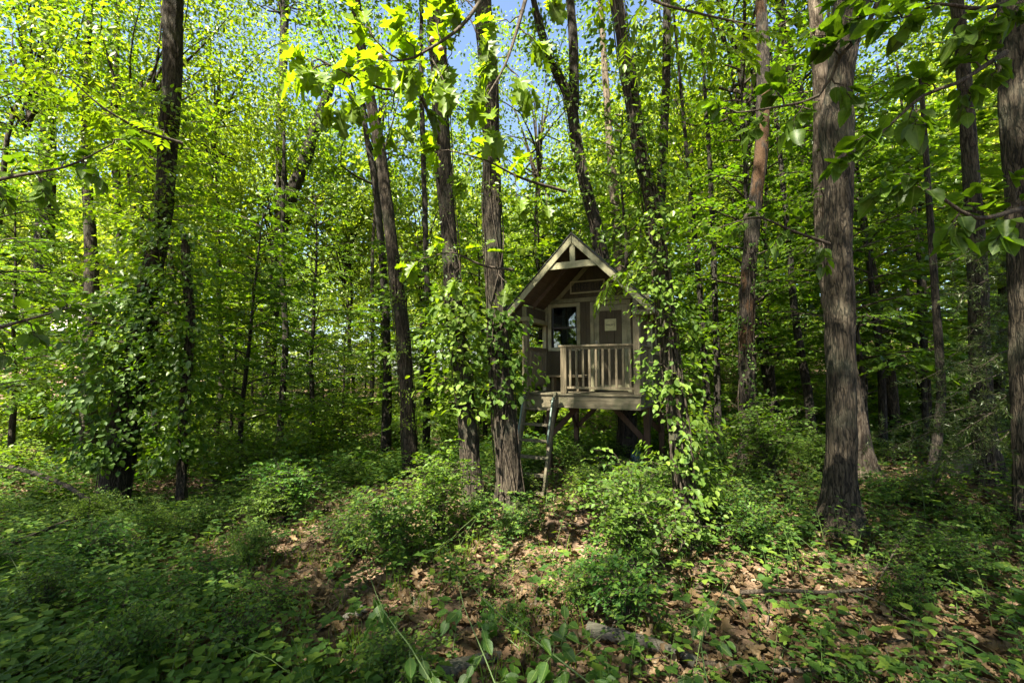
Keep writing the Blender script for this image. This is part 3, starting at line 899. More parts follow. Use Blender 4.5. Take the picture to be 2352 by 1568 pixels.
# hand-painted lettering made of strokes
GLY = {'H': [[(0, 0), (0, 1)], [(1, 0), (1, 1)], [(0, .5), (1, .5)]], 'E': [[(0, 0), (0, 1)], [(0, 1), (.9, 1)], [(0, .5), (.75, .5)], [(0, 0), (.9, 0)]],
       'N': [[(0, 0), (0, 1)], [(0, 1), (1, 0)], [(1, 0), (1, 1)]], 'D': [[(0, 0), (0, 1)], [(0, 1), (.6, .92), (1, .5), (.6, .08), (0, 0)]],
       'C': [[(1, .88), (.5, 1), (.05, .65), (.05, .35), (.5, 0), (1, .12)]], 'L': [[(0, 1), (0, 0)], [(0, 0), (.8, 0)]],
       'U': [[(0, 1), (0, .2), (.5, 0), (1, .2), (1, 1)]], 'B': [[(0, 0), (0, 1)], [(0, 1), (.8, .85), (.7, .55), (0, .5)], [(0, .5), (1, .35), (.8, .05), (0, 0)]],
       'A': [[(0, 0), (.5, 1)], [(.5, 1), (1, 0)], [(.22, .4), (.78, .4)]], 'W': [[(0, 1), (.25, 0)], [(.25, 0), (.5, .7)], [(.5, .7), (.75, 0)], [(.75, 0), (1, 1)]],
       'Y': [[(0, 1), (.5, .5)], [(1, 1), (.5, .5)], [(.5, .5), (.5, 0)]], 'P': [[(0, 0), (0, 1)], [(0, 1), (.9, .9), (.85, .55), (0, .48)]],
       'R': [[(0, 0), (0, 1)], [(0, 1), (.9, .9), (.85, .55), (0, .48)], [(.4, .48), (1, 0)]], 'T': [[(0, 1), (1, 1)], [(.5, 1), (.5, 0)]],
       'S': [[(1, .88), (.5, 1), (.05, .78), (.5, .52), (.95, .25), (.5, 0), (0, .12)]]}
def lettering(text, x0, z0, h, wl, gap, y, lw, parent, mat, space=0.5, jit=0.06, name="lettering"):
    m = MB(); x = x0
    rj = random.Random(5)
    for ch in text:
        if ch == ' ':
            x += wl * space + gap; continue
        dz = rj.uniform(-jit, jit) * h; hh = h * rj.uniform(0.93, 1.05)
        for st in GLY[ch]:
            for (a, b), (c, d) in zip(st[:-1], st[1:]):
                p0 = Vector((x + a * wl, y, z0 + dz + b * hh)); p1 = Vector((x + c * wl, y, z0 + dz + d * hh))
                e = (p1 - p0).normalized() * lw * 0.4
                y -= 0.00004
                p0.y = p1.y = y
                m.beam(p0 - e, p1 + e, lw, 0.002, (0, 1, 0))
        x += wl + gap
    return m.build(name, mat, parent)

FRAMEW = plain("board_frame_paint", (0.40, 0.37, 0.22), 0.7)
# name board in the gable
sg = MB().box(0.525, 1.085, DW - 0.016, DW - 0.001, 3.115, 3.285).build("name_board", plain("name_board_wood", (0.062, 0.052, 0.030), 0.8), house)
for (a, b, z0, z1) in ((0.512, 1.098, 3.286, 3.308), (0.512, 1.098, 3.092, 3.114), (0.502, 0.524, 3.092, 3.308), (1.086, 1.108, 3.092, 3.308)):
    if a == 0.512: a, b = 0.5245, 1.0855
    MB().box(a, b, DW - 0.026, DW - 0.001, z0, z1).build("board_frame", FRAMEW, sg, 0.002)
lettering("HENDEE CLUB", 0.548, 3.143, 0.115, 0.038, 0.0125, DW - 0.0175, 0.0115, sg, INK, space=0.25)
# notice on the door
nt_ = MB().box(1.095, 1.285, DW + 0.0005, DW + 0.0055, 2.435, 2.63).build("door_notice", PAPER, door)
lettering("PARENTS", 1.117, 2.515, 0.026, 0.0155, 0.0062, DW - 0.0008, 0.0036, door, INK, jit=0.12)
ring = MB()
import math as _m
for i in range(20):
    a0, a1 = 2 * _m.pi * i / 20, 2 * _m.pi * (i + 1) / 20
    ring.beam((1.19 + .075 * _m.cos(a0), DW - 0.0006, 2.532 + .075 * _m.sin(a0)), (1.19 + .075 * _m.cos(a1), DW - 0.0006, 2.532 + .075 * _m.sin(a1)), 0.003, 0.001)
ring.build("notice_ring", plain("faded_print", (0.22, 0.24, 0.10), 0.8), door)

# side and back walls
for side, x0 in (("left", 0.0), ("right", W_)):
    a, b = (0.012, 0.045) if side == "left" else (W_ - 0.045, W_ - 0.012)
    wmb = MB()
    zt = roof_under(0.02)
    if side == "right":
        o = (1.35, 1.80, 2.10, 2.62)
        wmb.box(a, b, DW + 0.052, o[0], DECK - 0.1, zt); wmb.box(a, b, o[1], DB - 0.03, DECK - 0.1, zt)
        wmb.box(a, b, o[0], o[1], DECK - 0.1, o[2]); wmb.box(a, b, o[0], o[1], o[3], zt)
    else:
        wmb.box(a, b, DW + 0.052, DB - 0.03, DECK - 0.1, zt)
    wl = wmb.build("side_wall", ROOM, house)
    ed = np.linspace(DW + 0.002, DB, 9)
    if side == "right":
        ed = np.array([DW + 0.002, 1.05, 1.20, 1.35, 1.50, 1.65, 1.80, 2.0, 2.2, DB])
    xa, xb = (-0.003, 0.0115) if side == "left" else (W_ - 0.0115, W_ + 0.003)
    for i in range(len(ed) - 1):
        z0 = DECK - 0.13
        segs = [(z0, zt)]
        if side == "right" and ed[i] >= 1.349 and ed[i + 1] <= 1.801: segs = [(z0, 2.10), (2.62, zt)]
        for q0, q1 in segs:
            MB().box(xa, xb, ed[i] + 0.003, ed[i + 1] - 0.003, q0, q1).build("siding_board", SIDING, wl, 0.002)
    xo, xp = (-0.022, -0.0035) if side == "left" else (W_ + 0.0035, W_ + 0.022)
    MB().box(xo, xp, DW - 0.012, DW + 0.055, DECK - 0.15, zt - 0.02).build("corner_board", TRIM, wl, 0.003)
    MB().box(xo, xp, DB - 0.07, DB, DECK - 0.15, zt - 0.02).build("corner_board", TRIM, wl, 0.003)
    if side == "right":
        sw = MB().box(xo, xp, 1.29, 1.349, 2.04, 2.68).build("side_window", TRIM, house, 0.003)
        MB().box(xo, xp, 1.801, 1.86, 2.04, 2.68).build("window_trim", TRIM, sw, 0.003)
        MB().box(xo, xp, 1.351, 1.799, 2.62, 2.68).build("window_trim", TRIM, sw, 0.003)
        MB().box(xo, xp, 1.351, 1.799, 2.04, 2.10).build("window_trim", TRIM, sw, 0.003)
        MB().box(W_ - 0.03, W_ - 0.026, 1.35, 1.80, 2.10, 2.62).build("pane", GLASS, sw)
bwall = MB()
bwall.prism([(0.012, DECK - .1), (0.55, DECK - .1), (0.55, roof_under(.55)), (0.012, roof_under(0.012))], 'y', DB - 0.03, DB)
bwall.prism([(1.25, DECK - .1), (W_ - 0.012, DECK - .1), (W_ - 0.012, roof_under(0.012)), (1.25, roof_under(1.25))], 'y', DB - 0.03, DB)
bwall.prism([(0.55, 2.75), (1.25, 2.75), (1.25, roof_under(1.25)), (CX, roof_under(CX)), (.55, roof_under(.55))], 'y', DB - 0.03, DB)
bwall.box(0.55, 1.25, DB - 0.03, DB, DECK - .1, 2.15)
bwall.build("back_wall", SIDING, house)
MB().box(0.012, W_ - 0.012, DW + 0.052, DB - 0.031, DECK - 0.03, DECK).build("room_floor", ROOM, house)
cu = MB()
for i in range(16):
    x = 0.30 + 0.012 * i
    if 6 <= i <= 7: continue
    cu.box(x, x + 0.0125, DW + 0.115 + 0.010 * math.sin(i * 1.3), DW + 0.119 + 0.010 * math.sin(i * 1.3), 2.13, 2.93)
cu.build("curtain", CURTAIN, house)

# roof: two slopes of plywood, shingle courses, rake boards, collar tie, king post
RUN = 1.12
D0, D1 = -0.23, DB + 0.18
rt = math.sqrt(2)
roof = None
for sgn in (-1, 1):
    poly = [(CX, PK - 0.002), (CX + sgn * RUN, PK - RUN - 0.002), (CX + sgn * RUN, PK - RUN - 0.040), (CX, PK - 0.040)]
    if sgn > 0: poly = poly[::-1]
    o = MB().prism(poly, 'y', D0 + 0.022, D1).build("roof_slope", SOFFIT, house)
    nC = 11
    for k in range(nC):
        a = RUN * k / nC; b = min(RUN * (k + 1) / nC + 0.03, RUN + 0.02)
        la, lb = 0.012, 0.026
        poly = [(CX + sgn * a, PK - a + la), (CX + sgn * b, PK - b + lb), (CX + sgn * b, PK - b + lb - 0.012), (CX + sgn * a, PK - a + la - 0.010)]
        if sgn > 0: poly = poly[::-1]
        MB().prism(poly, 'y', D0 - 0.012, D1 + 0.01).build("shingle", SHINGLE, o)
    # rake boards front and back
    for yy, th in ((D0 + 0.011, 0.020), (D1 + 0.011, 0.020)):
        u0 = 0.005 if sgn < 0 else 0.004
        poly = [(CX + sgn * u0, PK - u0 - 0.003), (CX + sgn * (RUN + .005), PK - RUN - .008), (CX + sgn * (RUN + .005), PK - RUN - 0.075), (CX + sgn * (RUN - .05), PK - RUN - 0.078), (CX + sgn * u0, PK - u0 - 0.128)]
        if sgn > 0: poly = poly[::-1]
        MB().prism(poly, 'y', yy - th / 2, yy + th / 2).build("rake_board", TRIM, o, 0.002)
    MB().box(min(CX + sgn * RUN, CX + sgn * (RUN + 0.018)), max(CX + sgn * RUN, CX + sgn * (RUN + 0.018)), D0 + 0.023, D1 - 0.001, PK - RUN - 0.10, PK - RUN - 0.02).build("fascia_board", TRIM, o)
ridge = MB().prism([(CX - 0.10, PK - 0.085), (CX, PK + 0.018), (CX + 0.10, PK - 0.085), (CX + 0.10, PK - 0.072), (CX, PK + 0.031), (CX - 0.10, PK - 0.072)], 'y', D0 - 0.014, D1 + 0.012).build("ridge_cap", SHINGLE, house)
truss = MB().prism([(CX - 0.385, 3.285), (CX + 0.385, 3.285), (CX + 0.28, 3.385), (CX - 0.28, 3.385)], 'y', D0 + 0.023, D0 + 0.058).build("collar_tie", TRIM, house, 0.003)
MB().box(CX - 0.040, CX + 0.040, D0 + 0.026, D0 + 0.056, 3.386, 3.70).build("king_post", TRIM, truss, 0.003)
for x in (0.30, 1.50):
    pass
# rafters under the overhang
for dd in (0.35,):
    for sgn in (-1, 1):
        MB().beam((CX + sgn * 0.02, dd, PK - 0.085), (CX + sgn * (RUN - .03), dd, PK - RUN - 0.055), 0.07, 0.035, (0, 1, 0)).build("rafter", SOFFIT, house)

# porch posts, side beams, boxed-in eaves
for x0 in (0.0, W_ - 0.092):
    MB().box(x0, x0 + 0.092, 0.002, 0.094, DECK + 0.001, 2.562).build("porch_post", WOOD_UP, house, 0.004)
for sgn, x0 in ((-1, 0.0), (1, W_ - 0.092)):
    bmo = MB().box(x0 + 0.004, x0 + 0.088, 0.004, DW - 0.024, 2.563, 2.635).build("side_beam", TRIM, house, 0.003)
    xi = x0 + 0.03
    for k in range(4):
        ya = 0.010 + (DW - 0.04) * k / 4
        MB().box(xi, xi + 0.014, ya + 0.002, ya + (DW - 0.04) / 4 - 0.002, 2.636, roof_under(xi) - 0.01).build("siding_board", SIDING, bmo, 0.002)
    MB().box(xi - 0.004, xi + 0.022, 0.012, DW - 0.03, roof_under(xi + .02) - 0.04, roof_under(xi + .02) - 0.014).build("trim_board", TRIM, bmo)
    # front: vertical board over the post, eave return, triangle of siding
    e = -0.026
    zt = roof_under(x0 if sgn > 0 else x0 + 0.09)
    vx0, vx1 = (x0 + 0.012, x0 + 0.082)
    MB().box(vx0, vx1, e, -0.002, 2.626, roof_under(vx1 if sgn > 0 else vx0) - 0.008).build("trim_board", TRIM, bmo, 0.003)
    rx0, rx1 = (-0.205, 0.092) if sgn < 0 else (W_ - 0.092, W_ + 0.205)
    MB().box(rx0, rx1, e - 0.001, 0.003, 2.560, 2.624).build("eave_return", TRIM, bmo, 0.003)
    if sgn < 0: tri = [(-0.19, 2.626), (0.011, 2.626), (0.011, roof_under(0.011)), (-0.19, roof_under(-0.19) + 0.01)]
    else: tri = [(W_ - 0.009, 2.626), (W_ + 0.19, 2.626), (W_ + 0.19, roof_under(W_ + 0.19) + 0.01), (W_ - 0.009, roof_under(W_ - 0.009))]
    MB().prism(tri, 'y', -0.012, -0.003).build("gusset_board", SIDING, bmo)
    sx0, sx1 = (-0.20, -0.001) if sgn < 0 else (W_ + 0.001, W_ + 0.20)
    MB().box(sx0, sx1, 0.005, DB, 2.596, 2.608).build("eave_soffit", SOFFIT, bmo)

# railings
def railing(name, pts_fn, L, n, top=2.13):
    """pts_fn(t, off) -> (x, y); built along t from 0 to L"""
    m = MB()
    def bx(t0, t1, h, z0, z1):
        a, b = pts_fn(t0, -h), pts_fn(t1, h)
        m.box(min(a[0], b[0]), max(a[0], b[0]), min(a[1], b[1]), max(a[1], b[1]), z0, z1)
    bx(0, L, 0.045, top, top + 0.028)
    r0 = m.build(name, WOOD_UP, house, 0.003)
    for z0, z1 in ((top - 0.036, top - 0.001), (1.500, 1.535)):
        m2 = MB(); a, b = pts_fn(0.001, -0.019), pts_fn(L - 0.001, 0.019)
        m2.box(min(a[0], b[0]), max(a[0], b[0]), min(a[1], b[1]), max(a[1], b[1]), z0, z1).build("rail", WOOD_UP, r0, 0.002)
    for i in range(n):
        t = L * (i + 0.5) / n
        a, b = pts_fn(t - 0.0165, -0.016), pts_fn(t + 0.0165, 0.016)
        MB().box(min(a[0], b[0]), max(a[0], b[0]), min(a[1], b[1]), max(a[1], b[1]), 1.536, top - 0.037).build("baluster", WOOD_UP, r0, 0.002)
    return r0
rl = railing("front_railing", lambda t, o: (0.735 + t, 0.048 + o), W_ - 0.094 - 0.735, 10)
MB().box(0.640, 0.732, 0.004, 0.094, DECK + 0.001, 2.129).build("newel_post", WOOD_UP, rl, 0.004)
MB().box(0.61, 0.7345, -0.005, 0.102, 2.1305, 2.1575).build("newel_cap", WOOD_UP, rl, 0.003)
railing("side_railing", lambda t, o: (0.045 + o, 0.098 + t), DW - 0.12, 12)
railing("side_railing", lambda t, o: (W_ - 0.045 + o, 0.098 + t), DW - 0.12, 9)

# little bench on the porch
bench = empty("porch_bench", (HX, HY, 0), HROT)
tag(bench, "low plank bench against the wall on the playhouse porch", "bench")
MB().box(0.12, 0.80, DW - 0.25, DW - 0.03, DECK + 0.235, DECK + 0.275).build("seat", WOOD_UP, bench, 0.004)
for x in (0.22, 0.66):
    MB().box(x, x + 0.04, DW - 0.20, DW - 0.07, DECK + 0.002, DECK + 0.234).build("leg", WOOD_UP, bench, 0.003)

# ladder leaning on the deck
lad = empty("ladder", (HX, HY, 0), HROT)
tag(lad, "weathered wooden ladder with metal grab pipes leaning on the playhouse deck", "ladder")
lx0, lx1 = 0.105, 0.585
base_w = to_world(0.35, -0.58, 0)
lz0 = gz(base_w.x, base_w.y) - 0.04
b0, b1 = Vector((0, -0.58, lz0)), Vector((0, -0.045, DECK + 0.015))
ld = (b1 - b0).normalized()
ln = Vector((0, -ld.z, ld.y))
for x in (lx0, lx1):
    MB().beam(b0 + Vector((x, 0, 0)), b1 + Vector((x, 0, 0)), 0.038, 0.088, ln).build("side_rail", WOOD_LADDER, lad, 0.004)
for z in (1.20, 0.97, 0.745, 0.52, 0.285, 0.055):
    t = (z - lz0) / (b1.z - lz0)
    c = b0.lerp(b1, t)
    MB().box(lx0 + 0.020, lx1 - 0.020, c.y - 0.044, c.y + 0.044, z - 0.018, z + 0.018).build("rung", WOOD_LADDER, lad, 0.003)
for x in (lx0, lx1):
    off = ln * 0.105
    p = [b0.lerp(b1, 0.50) + ln * 0.045, b0.lerp(b1, 0.51) + ln * 0.09, b0.lerp(b1, 0.53) + off, b0.lerp(b1, 0.90) + off, b0.lerp(b1, 0.93) + ln * 0.09, b0.lerp(b1, 0.94) + ln * 0.045]
    MB().tube([q + Vector((x, 0, 0)) for q in p], 0.0145, 10).build("grab_pipe", PIPE, lad, smooth=True)

# ================================================================ TREES
# shared crowns
CROWNS = [crown_mesh("crown_shape", 3.6, 3.9, 190, 44, 0.15, LEAF_CANOPY, clump=0.85),
          crown_mesh("crown_shape", 3.2, 4.6, 180, 44, 0.15, LEAF_CANOPY, clump=0.80),
          crown_mesh("crown_shape", 4.3, 3.4, 210, 44, 0.155, LEAF_UNDER, clump=0.95)]
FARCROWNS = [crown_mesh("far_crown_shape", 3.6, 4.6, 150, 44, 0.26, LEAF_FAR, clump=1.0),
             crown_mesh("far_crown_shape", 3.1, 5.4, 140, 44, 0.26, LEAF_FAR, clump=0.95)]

SHADECROWNS = [crown_mesh("shade_crown_shape", 4.0, 3.2, 255, 68, 0.15, LEAF_CANOPY, clump=0.95)]

def add_crown(parent, loc, scale, variant, rz, far=False):
    lm, br = SHADECROWNS[0] if far == 'shade' else (FARCROWNS if far else CROWNS)[variant % (2 if far else 3)]
    for nm, me in (("crown", lm), ("limbs", br)):
        o = put(nm, me, parent)
        o.location = loc; o.scale = scale; o.rotation_euler = (0, 0, rz)

def px_tree(px, label, bark=BARK_GREY, Y=None, nseg=40, step=0.03, furrow=0.12, top=14.0, crown=None, forks=(), freq=9.0, seed=0.0, flare=0.5, name="forest_tree", category="tree", group="trees of the wood", limbs=()):
    """a tree whose trunk passes through the given points (u, v, width) of the photograph, from the top down"""
    px = sorted(px, key=lambda q: -q[1])
    u0, v0, w0 = px[0]
    if Y is None:
        g = ground_px(u0, v0)
        Y = g.y
    base = at(u0, v0, Y)
    rows = []
    for (u, v, w) in px:
        p = at(u, v, Y)
        rows.append([p.x, p.y, p.z, metres(w, u, v, Y) / 2])
    zg = gz(rows[0][0], Y)
    # meet the ground
    if rows[0][2] > zg - 0.05:
        d = np.array(rows[0]) - np.array(rows[1]); 
        k = (rows[0][2] - (zg - 0.12)) / max(0.05, rows[1][2] - rows[0][2])
        q = np.array(rows[0]) + d * min(k, 3.0); q[2] = zg - 0.12; q[3] = rows[0][3] * 1.05
        rows.insert(0, list(q))
    # go on above the picture
    a, b = np.array(rows[-1]), np.array(rows[-2])
    sl = (a - b)[:3] / max(1e-3, (a - b)[2])
    if top > a[2] + 1:
        for f in (0.5, 1.0):
            z = a[2] + (top - a[2]) * f
            rows.append([a[0] + sl[0] * 0.6 * (z - a[2]), a[1] + sl[1] * (z - a[2]) + 0.3 * f, z, a[3] * (1 - 0.45 * f)])
    org = np.array([rows[0][0], rows[0][1], zg])
    root = empty(name, tuple(org))
    tag(root, label, category, group)
    rows = np.array(rows); rows[:, :3] -= org
    V, F = trunk_np(rows, nseg, step, furrow, seed=seed + u0 * 0.013, freq=freq, flare=flare)
    tr = put("trunk", mesh_np("trunk", V, F, bark, True), root)
    for fk in forks:
        fr_ = []
        for (u, v, w) in fk:
            p = at(u, v, Y); fr_.append([p.x - org[0], p.y - org[1], p.z - org[2], metres(w, u, v, Y) / 2])
        V, F = trunk_np(np.array(fr_), 20, 0.06, furrow, seed=3 + u0 * 0.01, freq=freq, flare=0)
        put("limb", mesh_np("limb", V, F, bark, True), tr)
    if crown is not None:
        sc, var = crown
        tp = rows[-1]
        add_crown(root, (tp[0], tp[1], tp[2] + 2.6 * sc - 1.2), (sc, sc, sc), var, u0 * 0.37)
    root["Y"] = Y
    return root, org, rows, tr

TREES = {}
TREES['T2'] = px_tree([(398, -30, 41), (396, 180, 40), (385, 330, 39), (376, 480, 40), (350, 620, 44), (330, 760, 49), (306, 860, 55), (292, 940, 61), (272, 1060, 60), (252, 1175, 62)],
        "thick leaning trunk smothered in climbing vine at the left of the wood", BARK_BROWN, nseg=48, step=0.03, top=13, crown=(0.95, 0), seed=1.2, freq=8)
TREES['T4'] = px_tree([(815, -20, 23), (830, 120, 24), (853, 240, 25), (870, 330, 27), (884, 430, 28), (900, 560, 29), (914, 680, 30), (928, 800, 32), (934, 900, 33), (940, 1000, 34), (948, 1095, 40)],
        "brown leaning trunk left of the pair beside the playhouse", BARK_BROWN, nseg=40, top=13, crown=(1.0, 1), seed=2.1)
TREES['T5'] = px_tree([(998, -20, 40), (1008, 150, 40), (1014, 300, 40), (1021, 420, 39), (1030, 520, 39), (1042, 680, 40), (1058, 820, 42), (1073, 950, 43), (1084, 1080, 46), (1092, 1165, 56)],
        "grey oak trunk with a slight curve, left one of the pair beside the ladder", BARK_GREY, nseg=56, step=0.025, top=13.5, crown=(1.0, 2), seed=3.3)
TREES['T6'] = px_tree([(1108, -20, 40), (1122, 150, 41), (1128, 300, 42), (1131, 500, 43), (1135, 620, 46), (1143, 750, 50), (1154, 900, 53), (1163, 1020, 57), (1168, 1090, 60), (1170, 1160, 72)],
        "straight grey oak trunk standing right beside the ladder", BARK_GREY, nseg=60, step=0.025, top=14, crown=(1.0, 0), seed=4.4)
TREES['T7'] = px_tree([(1245, 80, 16), (1275, 160, 21), (1308, 230, 25), (1325, 330, 27), (1345, 430, 29), (1364, 500, 31), (1380, 580, 34), (1408, 720, 38), (1430, 860, 40), (1440, 980, 42), (1444, 1072, 56)],
        "forked oak rising behind the playhouse roof", BARK_DARK, nseg=40, step=0.05, top=15, crown=None, seed=5.1,
        forks=([(1318, 250, 26), (1318, 120, 22), (1308, -30, 20)],))
TREES['T8'] = px_tree([(1415, -20, 27), (1428, 80, 28), (1441, 170, 30), (1458, 290, 32), (1472, 370, 32), (1492, 450, 33), (1503, 520, 34), (1519, 620, 37), (1531, 740, 38), (1546, 860, 40), (1560, 980, 42), (1570, 1100, 42), (1580, 1200, 44), (1586, 1262, 54)],
        "slender vine-clad trunk in front of the right side of the playhouse", BARK_BROWN, nseg=44, step=0.02, top=12, crown=None, seed=6.3, freq=11)
TREES['T9'] = px_tree([(1752, 120, 27), (1750, 330, 29), (1738, 440, 30), (1725, 560, 32), (1715, 680, 33), (1711, 800, 30), (1714, 900, 31), (1718, 990, 33), (1712, 1085, 42)],
        "dark crooked trunk with orange patches where its bark has fallen off", BARK_STRIPPED, nseg=40, step=0.04, top=12, crown=None, seed=7.7)
TREES['T10'] = px_tree([(1956, -50, 72), (1948, 60, 66), (1935, 150, 56), (1926, 230, 60), (1923, 300, 72), (1927, 400, 58), (1926, 550, 57), (1928, 700, 60), (1932, 850, 63), (1933, 1000, 65), (1930, 1120, 72), (1930, 1215, 96)],
        "big straight furrowed trunk with a swollen knot at the right of the wood", BARK_GREY, nseg=72, step=0.02, top=12, crown=None, seed=8.2, freq=8)
TREES['T11'] = px_tree([(1868, -20, 26), (1885, 180, 34), (1890, 420, 40), (1896, 560, 42), (1922, 750, 48), (1948, 900, 52), (1966, 1000, 54), (1978, 1092, 74)],
        "pale sunlit trunk leaning out behind the big furrowed one", BARK_PALE, nseg=36, step=0.05, top=13, crown=None, seed=9.1)
TREES['T16'] = px_tree([(2332, -20, 62), (2334, 200, 62), (2345, 430, 60), (2354, 650, 60), (2359, 850, 62), (2368, 1050, 62), (2384, 1240, 76)],
        "grey trunk cut by the right edge of the view", BARK_GREY, nseg=56, step=0.025, top=11, crown=None, seed=10.4)
TREES['T3'] = px_tree([(656, -20, 17), (650, 150, 19), (644, 300, 21), (648, 440, 25), (650, 500, 29), (634, 640, 27), (623, 760, 27), (619, 850, 28), (612, 985, 34)],
        "dark trunk forking into a V at the left of the sky gap", BARK_DARK, nseg=30, step=0.08, top=19, crown=(1.1, 0), seed=11.0,
        forks=([(650, 505, 34), (672, 440, 30), (692, 390, 30), (722, 300, 28), (745, 240, 24), (768, 170, 18)],))
TREES['T1'] = px_tree([(105, -20, 20), (108, 120, 22), (111, 250, 28), (108, 420, 32), (100, 600, 34), (93, 740, 35), (88, 880, 36), (86, 1010, 42)],
        "dark straight trunk in front of the neighbouring house", BARK_DARK, nseg=30, step=0.08, top=18, crown=(1.1, 2), seed=12.0)
TREES['T15'] = px_tree([(2205, 60, 26), (2212, 150, 28), (2236, 480, 33), (2246, 640, 37), (2250, 800, 41), (2258, 960, 45), (2270, 1050, 48), (2280, 1112, 60)],
        "thick trunk half hidden behind the cedar sprays at the right", BARK_GREY, nseg=36, step=0.05, top=13, crown=(1.0, 1), seed=13.0)
for k, (px, lab, bk, Yv, tp) in enumerate([
    ([(196, 300, 16), (206, 520, 24), (210, 620, 28), (206, 800, 28), (204, 960, 32)], "grey trunk glimpsed between the dark straight one and the vine-smothered one", BARK_GREY, 13, 17),
    ([(426, 540, 15), (430, 640, 17), (436, 760, 20), (424, 900, 20), (416, 1130, 22)], "thin vine-draped trunk just right of the smothered leaning one", BARK_BROWN, 7.6, 3.8),
    ([(648, 620, 12), (656, 760, 14), (652, 860, 14), (644, 985, 16)], "thin stem right beside the V-forked trunk", BARK_DARK, 13, 9),
    ([(838, 280, 12), (858, 400, 15), (872, 520, 17), (885, 700, 18), (890, 860, 20), (888, 960, 24)], "slim dark trunk just left of the brown leaning one", BARK_DARK, 13, 18),
    ([(968, 200, 12), (978, 560, 13), (983, 700, 15), (982, 830, 17), (980, 960, 18)], "slim trunk showing between the brown leaning one and the pair by the ladder", BARK_DARK, 14, 16),
    ([(1400, 320, 18), (1412, 460, 22), (1424, 620, 26), (1440, 900, 28)], "pale trunk behind the right slope of the playhouse roof", BARK_PALE, 14, 17),
    ([(1532, -20, 18), (1530, 180, 20), (1524, 330, 21), (1516, 520, 22), (1510, 900, 26)], "straight thin trunk crossing behind the vine-clad slender one", BARK_DARK, 11, 16),
    ([(1590, 480, 10), (1606, 650, 13), (1616, 800, 16), (1624, 930, 18), (1630, 1045, 22)], "left of two thin trunks right of the playhouse", BARK_DARK, None, 10),
    ([(1634, 440, 11), (1640, 620, 13), (1646, 800, 15), (1648, 930, 16), (1652, 1050, 20)], "right of two thin trunks right of the playhouse", BARK_DARK, None, 10),
    ([(1812, 560, 13), (1822, 690, 16), (1838, 800, 18), (1852, 880, 20), (1862, 960, 22), (1874, 1060, 28)], "thin trunk leaning towards the foot of the big furrowed one", BARK_DARK, None, 9),
    ([(1800, 60, 22), (1822, 180, 30), (1844, 290, 36), (1880, 460, 40), (1930, 700, 44), (1960, 950, 46)], "grey trunk leaning far over behind the swollen knot", BARK_GREY, 10, 15),
    ([(2006, 640, 20), (2020, 730, 30), (2034, 810, 28), (2046, 890, 26), (2053, 960, 25), (2060, 1060, 30)], "short brown leaning trunk right of the big furrowed one", BARK_BROWN, 9.5, 8),
    ([(2108, 560, 8), (2112, 700, 10), (2120, 800, 11), (2126, 1000, 12)], "thin bare sapling between the short leaning trunk and the cedar", BARK_DARK, 8.5, 8),
    ([(2160, 860, 18), (2155, 980, 20), (2146, 1060, 22), (2142, 1110, 26)], "short dark stem under the cedar sprays", BARK_DARK, None, 6),
    ([(262, 280, 14), (268, 420, 16), (280, 600, 18), (290, 900, 20)], "slim trunk behind the vine-smothered one", BARK_DARK, 14, 17),
]):
    TREES[k] = px_tree(px, lab, bk, Y=Yv, nseg=20, step=0.12, top=tp, crown=(0.7, k) if tp > 12 else None, seed=20 + k * 1.7, furrow=0.10)

# rows of trees further off: trunk, limbs and crown each
def far_tree(x, y, H, sc, var, rz, far, i, rbase=0.17, label=None, group=None, bark=None):
    z = gz(x, y)
    root = empty("background_tree", (x, y, z))
    tag(root, label, "tree", group)
    r = np.random.default_rng(i + 500)
    hs = np.linspace(-0.15, H, 6)
    off = np.cumsum(r.normal(0, 0.16, (6, 2)), 0); off -= off[0]
    rows = np.column_stack([off[:, 0], off[:, 1], hs, rbase * (1 - 0.6 * (hs + .15) / H)])
    V, F = trunk_np(rows, 12, 0.5, 0.1, seed=i * 1.3)
    put("trunk", mesh_np("trunk", V, F, bark or (BARK_DARK, BARK_BROWN, BARK_GREY)[i % 3], True), root)
    tp = rows[-1]
    add_crown(root, (tp[0], tp[1], tp[2] + 0.5 * sc), (sc, sc, sc * 1.05), var, rz, far)

# unseen trees behind and beside the camera, added to shade foreground and playhouse
i = 0
SHADE = [(-9.0, -4.0, 11.5, 1.0), (-1.0, -6.5, 12, 1.05), (5.0, -3.5, 11, 1.0), (-10.5, 1.5, 12, 0.95), (1.5, -1.5, 13, 0.9), (-2.7, 1.9, 13.0, 0.55), (-6.8, 2.2, 13, 0.7), (3.6, 0.6, 13.5, 0.6), (6.5, -1.0, 12.5, 1.0), (-6, -8, 12, 1.1), (3.5, -9, 12, 1.1)]
for (x, y, H, sc) in SHADE:
    far_tree(x, y, H, sc, i, i * 1.1, 'shade', i, 0.18, "tall woodland tree out of view, added to shade the foreground", "trees shading the foreground", BARK_GREY)
    i += 1
